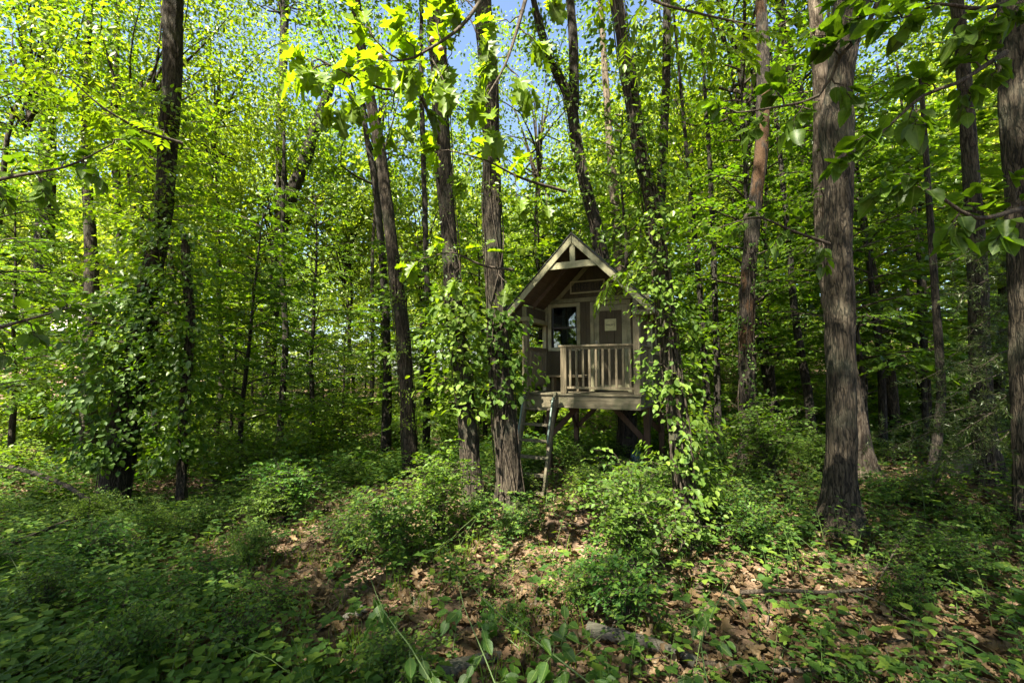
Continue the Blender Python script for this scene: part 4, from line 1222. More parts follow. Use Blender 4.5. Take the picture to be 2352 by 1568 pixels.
# middle distance
MID = [(-15, 13, 12), (-11, 17, 13), (-16, 20, 13), (-6.5, 21, 14), (-1.5, 17.5, 12.5), (1.5, 22, 14), (4.8, 16.5, 13), (8, 20, 13), (9.5, 13.5, 12), (13, 17, 12), (12.5, 10.5, 11.5), (16.5, 13, 12), (-20, 16, 13), (6.8, 11.5, 11), (-9.5, 12.5, 11)]
MID = [m for k, m in enumerate(MID) if k not in (4, 6, 9)]
for (x, y, H) in MID:
    far_tree(x, y, H, 1.0 + 0.15 * math.sin(i), i, i * 1.7, False, i, 0.12, "leafy tree of the middle distance with a slim trunk and an airy crown", "trees of the middle distance")
    i += 1
rr_ = random.Random(4)
FAR = []
for k in range(62):
    for _ in range(30):
        y = rr_.uniform(24, 52); x = rr_.uniform(-1.25, 1.25) * y
        if all((x - a) ** 2 + (y - b) ** 2 > 20 for a, b in FAR):
            # a gap that lets the sky through
            a = x / y
            if y > 22 and (-0.50 < a < -0.40 or -0.27 < a < -0.20) : continue
            if y < 30 and -33 < x < -20: continue
            break
    FAR.append((x, y))
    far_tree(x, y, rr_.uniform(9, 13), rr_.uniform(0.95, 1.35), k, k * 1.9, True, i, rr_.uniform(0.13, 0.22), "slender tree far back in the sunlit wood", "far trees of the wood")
    i += 1

# understory trees with layered sprays
UND = [understory_mesh("understory", 7.5, 0.100, LEAF_UNDER, L4, seed=1, n_br=38), understory_mesh("understory", 6.5, 0.135, LEAF_DEEP, MAPLE, seed=2, spread=0.38, n_br=30),
       understory_mesh("understory", 9.0, 0.115, LEAF_LIME, L4, seed=3, spread=0.28, n_br=40, lo=0.3), understory_mesh("understory", 7.8, 0.085, LEAF_DEEP, L4, seed=4, spread=0.30, n_br=38, lo=0.2)]
UNDF = [understory_mesh("understory_far", 6.0, 0.16, LEAF_UNDER, L2, seed=5, spread=0.36, n_br=24, lo=0.08), understory_mesh("understory_far", 4.4, 0.15, LEAF_DEEP, L2, seed=6, spread=0.45, n_br=20, lo=0.05),
        understory_mesh("understory_far", 5.2, 0.13, LEAF_LIME, L2, seed=7, spread=0.40, n_br=24, lo=0.1)]
def und_tree(x, y, sc, var, rz, far, label, group, nm="understory_tree"):
    root = empty(nm, (x, y, gz(x, y) - 0.03), rz)
    tag(root, label, "tree", group)
    a, b, c = (UNDF if far else UND)[var % (3 if far else 4)]
    for n_, me in (("trunk", a), ("branches", b), ("crown", c)):
        o = put(n_, me, root); o.scale = (sc, sc, sc)
UN = [(-7.2, 8.6, 1.05, 0, "layered understory tree behind the vine-smothered trunk"), (-6.3, 10.6, 1.0, 2, "tall slim understory tree between the vine-smothered trunk and the V-forked one"),
      (-11.0, 9.2, 1.1, 1, "spreading understory tree at the left edge beside the dark straight trunk"), (-8.4, 12.0, 1.15, 2, "tall understory tree behind the dark straight trunk"),
      (-2.9, 12.8, 0.9, 1, "understory tree seen left of the brown leaning trunk"), (0.6, 12.2, 1.0, 0, "understory tree showing between the straight oak and the playhouse roof"),
      (3.0, 11.8, 1.1, 2, "tall understory tree right behind the playhouse"), (4.9, 9.2, 1.1, 0, "leafy understory tree filling the gap right of the playhouse"),
      (6.6, 8.2, 1.0, 1, "spreading understory tree left of the big furrowed trunk"), (8.6, 9.6, 1.1, 2, "tall understory tree right of the big furrowed trunk"),
      (5.4, 7.0, 0.85, 1, "small spreading tree beside the crooked trunk with fallen bark"), (11.4, 12.6, 1.1, 0, "understory tree behind the thick trunk at the right"),
      (7.6, 13.2, 1.2, 2, "understory tree on the slope behind the big furrowed trunk"), (-13.8, 12.8, 1.2, 0, "understory tree in front of the neighbouring house"),
      (-6.0, 14.0, 1.1, 0, "understory tree behind the V-forked trunk"), (-0.9, 14.8, 0.8, 1, "small understory tree behind the pair of oaks"),
      (9.9, 8.4, 1.0, 1, "broad understory tree beside the thick trunk half hidden by the cedar"), (4.2, 13.6, 1.15, 1, "spreading understory tree far behind the playhouse's right side"),
      (6.1, 10.6, 1.1, 0, "layered tree filling the gap behind the crooked trunk"), (10.8, 10.4, 1.15, 2, "slim layered tree at the right edge behind the cedar")]
for k, (x, y, sc, v, lab) in enumerate(UN):
    und_tree(x, y, sc, (v, 1, 3, v)[k % 4], k * 1.3, False, lab, "understory trees among the trunks")
UF = []
for k in range(120):
    for _ in range(40):
        y = rr_.uniform(12.5, 40); x = rr_.uniform(-1.2, 1.2) * y
        if all((x - a) ** 2 + (y - b) ** 2 > 2.6 for a, b in UF) and not (y < 17 and -6 < x < -1.2) and not (y < 15 and (-0.62 < x / y < -0.40 or -1.1 < x / y < -0.96)): break
    UF.append((x, y))
    und_tree(x, y, rr_.uniform(0.7, 1.25), k, k * 2.1, True, "bushy young tree filling the background of the wood", "young trees in the background")

# leafy shrubs
SHR = [shrub_mesh("shrub", 0.85, 0.75, 46, 0.062, LEAF_GROUND, L4, 1), shrub_mesh("shrub", 0.6, 0.7, 40, 0.055, LEAF_GROUND, L4, 2), shrub_mesh("shrub", 1.15, 0.8, 48, 0.065, LEAF_VINE, L4, 3)]
SHF = [shrub_mesh("far_shrub", 1.3, 1.1, 46, 0.10, LEAF_UNDER, L2, 4, 0.6), shrub_mesh("far_shrub", 0.9, 1.1, 40, 0.09, LEAF_UNDER, L2, 5, 0.6)]
def shrub(x, y, sc, var, rz, far, label, group=None):
    root = empty("shrub", (x, y, gz(x, y) - 0.02), rz)
    tag(root, label, "shrub", group)
    a, b = (SHF if far else SHR)[var % (2 if far else 3)]
    for n_, me in (("stems", a), ("leaves", b)):
        o = put(n_, me, root); o.scale = (sc * 1.12, sc * 0.92, sc * (0.85 + 0.3 * abs(math.sin(x * 5)))); o.rotation_euler = (0.22 * math.sin(x * 7 + rz), 0.22 * math.sin(y * 9), 0)
near_shrubs = [(660, 1200, 0.95, 0, "low leafy shrub left of the bare litter patch in the middle"), (905, 1290, 0.85, 0, "dense dark green shrub in front of the brown leaning trunk"),
    (1010, 1240, 0.8, 2, "bushy shrub at the foot of the curved oak of the pair"), (1200, 1230, 0.62, 1, "small shrub hugging the base of the straight oak by the ladder"),
    (1420, 1250, 0.85, 0, "round-leaved shrub under the right half of the playhouse deck"), (1455, 1335, 0.75, 2, "tall honeysuckle shrub left of the slender vine-clad trunk"),
    (1440, 1440, 0.6, 0, "leafy shrub left of the foot of the slender vine-clad trunk"), (1730, 1240, 0.75, 1, "low shrub between the slender vine-clad trunk and the big furrowed one"),
    (560, 1130, 0.95, 2, "shrub right of the foot of the vine-smothered trunk"), (180, 1330, 0.8, 0, "broad-leaved shrub spreading at the left edge of the ground"),
    (2150, 1180, 0.9, 1, "bright shrub on the slope right of the big furrowed trunk"), (1780, 1120, 0.9, 2, "feathery shrub left of the foot of the big furrowed trunk"),
    (780, 1120, 0.8, 1, "shrub left of the brown leaning trunk's foot")]
for k, (u, v, sc, var, lab) in enumerate(near_shrubs):
    p = ground_px(u, v)
    shrub(p.x, p.y, sc, var, k * 1.1, False, lab)
NS = []
for k in range(64):
    for _ in range(60):
        y = rr_.uniform(2.6, 8.5); x = rr_.uniform(-1.15, 1.15) * y
        okp = all((x - a) ** 2 + (y - b) ** 2 > 0.3 for a, b in NS) and not (1.6 < y - 0.5 * 0 < 8 and -0.2 < x - 0.06 * y < 0.25 and y > 4.5)
        if okp and (vnoise(x * 0.8, y * 0.8, 5.0) > 0.42 or x / y < -0.5): break
    NS.append((x, y))
    shrub(x, y, rr_.uniform(0.32, 0.62), k, k * 1.7, False, "knee-high leafy shrublet standing out of the foreground carpet", "shrublets of the foreground undergrowth")
SF = []
for k in range(110):
    for _ in range(40):
        y = rr_.uniform(9.5, 30); x = rr_.uniform(-1.15, 1.15) * y
        if all((x - a) ** 2 + (y - b) ** 2 > 1.8 for a, b in SF) and not (y < 15 and -3.5 < x < 3.0): break
    SF.append((x, y))
    shrub(x, y, rr_.uniform(0.7, 1.4), k, k * 2.3, True, "waist-high shrub of the sunlit undergrowth behind the playhouse", "shrubs of the far undergrowth")

# ================================================================ FAR WOODS
def far_woods():
    n = 2600
    a = rng.uniform(-1.02, 1.02, n); R_ = rng.uniform(56, 74, n)
    x, y = R_ * np.sin(a), R_ * np.cos(a)
    ztop = 15 + 9 * vnoise(x * 0.09, y * 0.02, 1)
    z = ground_z(x, y) + rng.uniform(0, 1, n) ** 0.9 * ztop
    C = np.stack([x, y, z], -1)
    V, F = clump_leaves(C, 42, 2.4 * rng.uniform(0.6, 1.3, n), 0.25, 0.62, L2)
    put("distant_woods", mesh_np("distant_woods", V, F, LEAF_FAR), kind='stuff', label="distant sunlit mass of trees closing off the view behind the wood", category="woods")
far_woods()

# ================================================================ VINES
def vine(root_info, v_lo, v_hi, n, spread, size, label, seed, tpl=L8, side=0.0, mat=LEAF_VINE, stems=5, bulge=None):
    """climbing plant on a trunk between heights; bulge(h) gives how far it stands off"""
    root, org, rows, tr = root_info
    r = np.random.default_rng(seed)
    z0, z1 = v_lo, v_hi
    o = empty("climbing_vine", tuple(org))
    tag(o, label, "vine")
    # tendril clumps
    nc = max(6, n // 22)
    z = r.uniform(z0, z1, nc)
    cx, cyy, rad = np.interp(z, rows[:, 2], rows[:, 0]), np.interp(z, rows[:, 2], rows[:, 1]), np.interp(z, rows[:, 2], rows[:, 3])
    az = r.uniform(0, 2 * np.pi, nc)
    az = np.where(r.uniform(0, 1, nc) < 0.62, r.normal(-np.pi / 2 + side, 0.9, nc), az)     # more towards the light and the viewer
    off = rad * 1.02 + (spread if bulge is None else np.array([bulge(q) for q in z])) * r.beta(1.2, 2.2, nc)
    C = np.stack([cx + np.cos(az) * off, cyy + np.sin(az) * off, z], -1)
    per = 22
    idx = np.repeat(np.arange(nc), per); m = len(idx)
    outd = np.stack([np.cos(az), np.sin(az), 0 * az], -1)[idx]
    P = C[idx] + r.normal(0, 1, (m, 3)) * np.array([0.10, 0.10, 0.09]) * (size / 0.08)
    D = outd * 0.8 + r.normal(0, 0.5, (m, 3)) - np.array([0, 0, 0.5])
    Nn = outd * 0.5 + np.array([0, 0, 1.1]) + r.normal(0, 0.38, (m, 3))
    V, F = place(tpl, P, D, Nn, size * r.uniform(0.6, 1.25, m))
    put("leaves", mesh_np("vine_leaves", V, F, mat), o)
    ws = []
    for k in range(stems):
        a0 = r.uniform(0, 6.28); zz = np.arange(0.0, z1, 0.15)
        aa = a0 + r.normal(0, 0.5) * zz + 0.5 * np.sin(zz * 2 + k)
        rr2 = np.interp(zz, rows[:, 2], rows[:, 3]) * 1.04 + 0.008
        P2 = np.stack([np.interp(zz, rows[:, 2], rows[:, 0]) + np.cos(aa) * rr2, np.interp(zz, rows[:, 2], rows[:, 1]) + np.sin(aa) * rr2, zz], -1)
        ws.append(tube_np(P2, 0.004 + 0.007 * r.uniform(), 5))
    for k in range(0, nc, 2):
        q = np.array([cx[k], cyy[k], z[k] - 0.15]); c = C[k]
        ws.append(tube_np(np.array([q, (q + c) / 2 + r.normal(0, .03, 3), c]), 0.0035, 3))
    put("stems", mesh_np("vine_stems", *merge(ws), TWIG, True), o)
    return o
def bl(h):
    return float(np.interp(h, [0, 0.4, 1.3, 2.2, 3.0, 3.8, 6], [0.35, 0.6, 0.95, 1.45, 1.3, 0.9, 0.9]))
vine(TREES['T2'], 0.9, 3.7, 3600, 1.0, 0.100, "big shaggy vine with round leaves covering the leaning left trunk", 31, L10, side=-0.35, bulge=bl)
vine(TREES['T2'], 3.4, 7.2, 2300, 0.8, 0.092, "upper growth of vine and creepers high on the leaning left trunk", 32, L8, mat=LEAF_UNDER, bulge=bl)
vine(TREES[1], 0.8, 4.6, 2600, 0.7, 0.095, "leafy vine draping the thin trunk right of the smothered leaning one", 51, L8, mat=LEAF_UNDER, bulge=lambda h: 0.25 + 0.22 * h)
vine(TREES['T5'], 1.35, 2.9, 1000, 0.50, 0.095, "vine clump round the curved oak at railing height", 33, L10, side=0.4)
vine(TREES['T5'], 3.0, 7.0, 700, 0.22, 0.06, "thin creeper on the upper part of the curved oak", 34, L4, mat=LEAF_UNDER)
vine(TREES['T6'], 1.45, 2.6, 520, 0.42, 0.095, "grape vine hanging between the straight oak and the playhouse porch", 35, L10, side=0.5)
vine(TREES['T6'], 3.6, 7.0, 380, 0.18, 0.06, "thin creeper high on the straight oak by the ladder", 36, L4, mat=LEAF_UNDER)
vine(TREES['T8'], 2.1, 3.5, 420, 0.55, 0.060, "tuft of creeper reaching from the slender trunk over the right roof slope", 61, L10, side=-1.0, mat=LEAF_UNDER)
vine(TREES['T8'], 0.25, 5.6, 2700, 0.42, 0.062, "creeper with five-part leaves wrapped round the slender trunk by the playhouse", 37, L10, side=0.55)
vine(TREES['T9'], 0.2, 4.5, 700, 0.25, 0.06, "sparse creeper on the crooked trunk with fallen bark", 38, L4)
vine(TREES['T4'], 0.5, 4.6, 620, 0.20, 0.06, "scattered creeper leaves on the brown leaning trunk", 39, L4, mat=LEAF_UNDER)
vine(TREES['T3'], 1.5, 10, 1500, 0.6, 0.12, "creeper winding up the V-forked trunk", 40, L4, mat=LEAF_UNDER)
vine(TREES['T1'], 0.5, 9, 1000, 0.6, 0.12, "creeper on the dark straight trunk at the far left", 41, L4, mat=LEAF_UNDER)
vine(TREES['T7'], 3.0, 9, 1000, 0.5, 0.11, "creeper on the forked oak above the playhouse roof", 42, L4, mat=LEAF_UNDER)

# ================================================================ BOUGHS REACHING INTO THE VIEW (every leaf a part)
def leaf_piece(name, tpl, mat, curl=1.0, twist=0.0):
    V, T = tpl
    V = V.copy(); V[:, 2] *= curl
    V[:, 2] += twist * V[:, 0] * V[:, 1] + 0.03 * np.sin(V[:, 1] * 9 + twist * 20) * (np.abs(V[:, 0]) > 0.05)
    V[:, 0] += 0.10 * twist * V[:, 1] ** 2
    return mesh_np(name, V, T, mat, True)
OAKM = [leaf_piece("oak_leaf", OAK, NEAR_OAK, c, tw) for c, tw in ((0.6, .3), (1.3, -.4), (2.2, .2), (3.0, -.3))]
OVALM = [leaf_piece("oval_leaf", L10, NEAR_OVAL, c, tw) for c, tw in ((0.6, .3), (1.3, -.4), (2.2, .3))]
NARM = [leaf_piece("leaflet", LNAR, NEAR_OAK, c, tw) for c, tw in ((0.6, .3), (1.4, -.3), (2.4, .3))]
GRDM = [leaf_piece("leaf", L10, NEAR_GROUND, c, tw) for c, tw in ((0.7, .3), (1.5, -.3), (2.6, .2))]
DEADM = [leaf_piece("fallen_leaf", OAK, LEAF_DEAD, c) for c in (-1.6, 1.6, 2.6)]
VINEM = [leaf_piece("vine_leaf", MAPLE, LEAF_VINE, c) for c in (0.8, 1.6)]

def orient(o, P, D, Nn, S):
    D = Vector(D).normalized(); X = D.cross(Vector(Nn)).normalized(); Z = X.cross(D)
    M = Matrix(((X.x * S, D.x * S, Z.x * S, P[0]), (X.y * S, D.y * S, Z.y * S, P[1]), (X.z * S, D.z * S, Z.z * S, P[2]), (0, 0, 0, 1)))
    o.matrix_local = M

def bough(label, stem, twigs, kind, size, seed, mat_stem=TWIG, thick=0.016, name="leafy_bough"):
    """stem: list of (u, v, Y); twigs: list of (t along stem, du, dv, dY, n leaves)"""
    r = random.Random(seed)
    pts = np.array([list(at(u, v, Y)) for (u, v, Y) in stem])
    org = pts[0].copy()
    root = empty(name, tuple(org)); tag(root, label, "branch", "boughs reaching into the view")
    path = smooth_path(pts - org, 0.08)
    k = len(path)
    ws = [tube_np(path, np.linspace(thick, thick * 0.3, k), 7)]
    meshes = {'oak': OAKM, 'oval': OVALM, 'comp': NARM, 'vine': VINEM, 'ground': GRDM}[kind]
    cnt = 0
    for (t, du, dv, dY, nl) in twigs:
        i0 = min(k - 1, int(t * (k - 1)))
        q = path[i0]
        wq = Vector(q + org)
        # the twig's end in the picture
        d = wq - Vector((0, 0, EYE)); Yq = wq.y
        sc = Yq / FPX
        e = q + np.array([du * sc, dY, -dv * sc])
        n2 = 7
        s = np.linspace(0, 1, n2)[:, None]
        tp = q + (e - q) * s; tp[:, 2] -= (s[:, 0] ** 2) * 0.05 * np.linalg.norm(e - q)
        tp[1:] += np.array([[r.gauss(0, .012) for _ in range(3)] for _ in range(n2 - 1)])
        ws.append(tube_np(tp, np.linspace(thick * 0.35, 0.0022, n2), 5))
        td = Vector(e - q).normalized()
        side = td.cross(Vector((0, 0, 1)))
        if side.length < 0.1: side = Vector((1, 0, 0))
        side.normalize()
        for j in range(nl):
            f = 0.15 + 0.85 * (j + r.random() * 0.5) / nl if kind != 'oak' else 0.45 + 0.55 * r.random() ** 0.5
            p = Vector([np.interp(f, s[:, 0], tp[:, c]) for c in range(3)])
            sg_ = 1 if j % 2 else -1
            dd = td * r.uniform(0.3, 0.9) + side * sg_ * r.uniform(0.5, 1.1) + Vector((r.gauss(0, .25), r.gauss(0, .25), r.gauss(-.25, .3)))
            nn = Vector((r.gauss(0, .3), r.gauss(-0.25, .35), 1))
            if kind == 'comp':
                # a feather of narrow leaflets on a hanging stalk
                L = size * r.uniform(3.2, 4.4); dd.normalize()
                stalk = [p + dd * (L * a) - Vector((0, 0, 1)) * (0.28 * L * a * a) for a in (0, .25, .5, .75, 1)]
                ws.append(tube_np(np.array([list(a) for a in stalk]), 0.0018, 3))
                sd2 = dd.cross(Vector((0, 0, 1))).normalized()
                for g in range(7):
                    a = 0.22 + 0.78 * g / 6.0
                    b = Vector([np.interp(a, (0, .25, .5, .75, 1), [st[c] for st in stalk]) for c in range(3)])
                    for sg2 in ((1, -1) if g < 6 else (0,)):
                        o = put("leaflet", meshes[r.randrange(len(meshes))], root)
                        ddir = dd * (0.55 if sg2 else 1.0) + sd2 * sg2 * 0.9 + Vector((0, 0, -0.35))
                        orient(o, b, ddir, Vector((r.gauss(0, .15), r.gauss(0, .15), 1)), size * r.uniform(0.8, 1.15))
                        cnt += 1
            else:
                stl = size * 0.25
                dd.normalize()
                ws.append(tube_np(np.array([list(p), list(p + dd * stl)]), 0.0016, 3))
                o = put("leaf", meshes[r.randrange(len(meshes))], root)
                orient(o, p + dd * stl, dd, nn, size * r.uniform(0.7, 1.2))
                cnt += 1
    put("stem", mesh_np("bough_stem", *merge(ws), mat_stem, True), root)
    return root
bough("oak bough with big lobed leaves across the sky gap at the top", [(1010, 330, 3.5), (960, 215, 3.2), (880, 205, 3.0), (800, 170, 2.9), (720, 130, 2.85)],
      [(0.30, -30, -90, .1, 8), (0.42, 20, 60, -.1, 7), (0.5, -60, -90, 0, 9), (0.58, 30, -110, 0, 9), (0.62, -20, 80, .1, 9), (0.72, -60, -60, 0, 9), (0.82, 20, 70, 0, 9), (0.9, -50, 50, .1, 9), (0.97, -60, -20, 0, 9), (0.99, -30, 60, -.2, 9)], 'oak', 0.165, 1)
bough("oak bough with galls drooping in front of the top of the curved oak", [(1120, -20, 3.0), (1060, 60, 2.9), (990, 110, 2.8), (920, 140, 2.75), (860, 90, 2.7)],
      [(0.1, -80, -10, 0, 9), (0.2, -60, -40, 0, 9), (0.3, 40, 60, 0, 9), (0.45, -40, 80, .1, 9), (0.55, -10, -80, 0, 9), (0.65, 40, 110, 0, 9), (0.7, -50, 60, 0, 9), (0.8, -30, -70, 0, 9), (0.9, -60, 10, 0, 9), (1.0, -40, -50, 0, 9)], 'oak', 0.16, 2)
bough("oak bough hanging down over the straight oak trunk", [(1215, -30, 3.1), (1190, 60, 3.0), (1160, 150, 2.9), (1120, 220, 2.85)],
      [(0.15, 60, -10, 0, 9), (0.3, -70, 10, 0, 9), (0.45, 50, 60, 0, 9), (0.6, -60, 60, 0, 9), (0.75, 50, 50, 0, 9), (0.9, -50, 50, 0, 9), (1.0, 10, 90, 0, 9)], 'oak', 0.15, 3)
bough("lit oak spray crossing the straight oak at half height", [(1300, 440, 4.2), (1200, 410, 3.9), (1120, 370, 3.7), (1050, 350, 3.6)],
      [(0.3, 10, 60, 0, 7), (0.45, -20, -50, 0, 7), (0.6, 20, 70, 0, 9), (0.75, -20, -40, 0, 8), (0.9, -40, 60, 0, 9), (1.0, -60, -10, 0, 9)], 'oak', 0.15, 4)
bough("oak spray in front of the curved oak above the vine clump", [(1180, 620, 4.4), (1110, 610, 4.2), (1040, 580, 4.1), (990, 590, 4.0)],
      [(0.3, 20, 50, 0, 7), (0.5, 0, -50, 0, 7), (0.7, -20, 60, 0, 8), (0.85, -30, -30, 0, 7), (1.0, -50, 20, 0, 8)], 'oak', 0.14, 14)
bough("bough of feathered leaves drooping over the playhouse door", [(1560, 520, 4.6), (1500, 560, 4.9), (1450, 610, 5.2), (1410, 640, 5.4)],
      [(0.35, -30, -20, 0, 3), (0.45, -30, 20, 0, 3), (0.65, -30, 30, .05, 4), (0.8, -25, 10, 0, 4), (1.0, -30, 30, 0, 6)], 'comp', 0.075, 5)
bough("bough of feathered leaves at the top right of the playhouse", [(1450, -60, 3.6), (1500, 0, 3.5), (1600, 30, 3.4), (1740, 60, 3.3)],
      [(0.1, -90, 50, 0, 3), (0.25, -60, 110, 0, 3), (0.4, 0, 100, 0, 4), (0.55, 50, -40, 0, 3), (0.7, 30, 80, 0, 4), (0.9, 60, 40, 0, 4)], 'comp', 0.088, 6)
bough("sunlit feathered bough crossing the dark straight trunk at the left", [(420, 330, 3.9), (330, 300, 3.7), (240, 250, 3.5), (160, 180, 3.4)],
      [(0.2, -40, -40, 0, 3), (0.4, -40, 30, 0, 4), (0.6, -50, -20, 0, 4), (0.8, -50, -20, 0, 4), (1.0, -50, -20, 0, 5)], 'comp', 0.085, 7)
bough("shaded oval-leaved bough low at the upper left", [(-40, 420, 3.6), (60, 400, 3.4), (160, 380, 3.3), (260, 330, 3.3)],
      [(0.15, 30, 60, 0, 12), (0.3, 30, -50, 0, 12), (0.5, 30, 60, 0, 12), (0.7, 30, -50, 0, 12), (0.85, 50, 50, 0, 12), (1.0, 60, -20, 0, 12)], 'oval', 0.105, 17)
bough("dark bough of large oval leaves sweeping from the upper right corner", [(2040, -60, 2.6), (1990, 60, 2.6), (1930, 130, 2.7), (1880, 220, 2.8), (1760, 250, 2.9), (1660, 262, 3.0)],
      [(0.12, 60, 20, 0, 14), (0.2, -90, -20, 0, 14), (0.25, -70, 20, 0, 14), (0.4, -80, 0, 0, 14), (0.48, -60, -80, 0, 14), (0.55, 60, 60, 0, 14), (0.65, -30, 70, 0, 14), (0.75, -20, -70, 0, 14), (0.85, -40, 50, 0, 14), (0.95, -60, -30, 0, 14)], 'oval', 0.115, 8)
bough("bough of large oval leaves between the furrowed trunk and the right edge", [(2310, 120, 2.6), (2200, 190, 2.5), (2120, 220, 2.5), (2030, 300, 2.5), (1970, 340, 2.6)],
      [(0.15, -20, 60, 0, 14), (0.2, -30, -80, 0, 14), (0.3, -60, -50, 0, 14), (0.4, 10, 70, 0, 14), (0.55, -60, -30, 0, 14), (0.7, 20, 60, 0, 14), (0.85, -60, 10, 0, 14), (1.0, -60, 40, 0, 14)], 'oval', 0.115, 9)
bough("low bough of large oval leaves in front of the cedar", [(2345, 480, 2.6), (2240, 500, 2.5), (2140, 440, 2.5), (2060, 420, 2.6)],
      [(0.1, -20, -80, 0, 14), (0.2, -30, 70, 0, 14), (0.4, -40, -60, 0, 14), (0.6, -10, 70, 0, 14), (0.8, -60, -40, 0, 14), (1.0, -50, 30, 0, 14)], 'oval', 0.11, 10)
bough("top right corner bough with broad dark leaves", [(2380, -20, 2.4), (2260, 20, 2.4), (2160, 10, 2.4), (2080, 40, 2.4)],
      [(0.15, -20, 60, 0, 13), (0.35, -40, 60, 0, 13), (0.55, -40, 70, 0, 13), (0.75, -60, -20, 0, 13), (0.9, -50, 50, 0, 13), (1.0, -60, 10, 0, 13)], 'oval', 0.115, 18)
bough("thin shaded spray between the crooked trunk and the big furrowed one", [(1905, 560, 4.0), (1820, 530, 3.9), (1740, 500, 3.8), (1660, 520, 3.8)],
      [(0.1, 0, 60, 0, 12), (0.3, -20, -50, 0, 12), (0.5, -20, 50, 0, 12), (0.7, -40, -40, 0, 12), (0.85, -40, 40, 0, 12), (1.0, -50, 0, 0, 12)], 'oval', 0.10, 19)
bough("yellow-lit bough of oval leaves at the left edge above the fallen branch", [(-30, 760, 3.3), (60, 735, 3.2), (130, 715, 3.2), (190, 700, 3.3)],
      [(0.2, 20, 60, 0, 10), (0.4, 30, -30, 0, 10), (0.6, 30, 40, 0, 10), (0.8, 40, -20, 0, 10), (1.0, 50, 0, 0, 10)], 'oval', 0.105, 11)
for (lab, st_, tw_, sd_) in (("long arching green shoot rising across the lower middle", [(1420, 1620, 1.75), (1230, 1470, 1.9), (1110, 1375, 2.1), (1020, 1255, 2.35)],
        [(0.05, -30, -40, 0, 9), (0.12, 40, -30, 0, 9), (0.2, -40, 20, 0, 9), (0.28, 30, -60, 0, 9), (0.36, -40, 30, 0, 8), (0.45, 30, -20, 0, 7), (0.55, -30, 20, 0, 5), (0.7, 20, 20, 0, 4)], 31),
        ("green shoot crossing the arching one at the bottom of the view", [(1165, 1640, 1.7), (1110, 1500, 1.85), (1065, 1390, 2.0), (1050, 1320, 2.1)],
        [(0.1, -50, 10, 0, 8), (0.2, 50, -20, 0, 8), (0.35, -40, 30, 0, 8), (0.5, 40, 20, 0, 7), (0.7, -30, 20, 0, 5)], 32),
        ("drooping shoot with broad leaves left of the arching one", [(1010, 1600, 1.8), (940, 1480, 1.95), (880, 1400, 2.1), (838, 1290, 2.3)],
        [(0.1, -30, 10, 0, 7), (0.25, 40, 10, 0, 7), (0.4, 30, 30, 0, 7), (0.6, -30, 30, 0, 6), (0.8, 20, 40, 0, 6)], 33),
        ("leafy shoot in the bottom right foreground", [(1640, 1620, 1.9), (1610, 1480, 2.1), (1650, 1380, 2.3), (1700, 1290, 2.6)],
        [(0.1, -50, 10, 0, 8), (0.25, 50, -20, 0, 8), (0.4, -40, 20, 0, 8), (0.6, 40, 10, 0, 7), (0.8, -20, -30, 0, 6)], 34)):
    bough(lab, st_, tw_, 'ground', 0.058 if sd_ != 33 else 0.07, sd_, STEM, thick=0.0036, name="arching_shoot")
# the galls on the oak bough
for (u, v, Yg) in ((873, 130, 2.70), (992, 92, 2.72), (1012, 112, 2.72)):
    import bmesh
    bm = bmesh.new(); bmesh.ops.create_icosphere(bm, subdivisions=3, radius=0.017)
    for q in bm.verts: q.co *= 1 + 0.08 * math.sin(q.co.x * 160 + q.co.z * 120)
    me = bpy.data.meshes.new("oak_gall"); bm.to_mesh(me); bm.free(); me.materials.append(GALL)
    for p_ in me.polygons: p_.use_smooth = True
    o = put("oak_gall", me, label={873: "round brown oak gall hanging against the sky gap", 992: "upper round gall in front of the curved oak trunk", 1012: "lower round gall on the curved oak trunk"}[u], category="oak gall", group="galls on the oak bough")
    o.location = at(u, v, Yg)

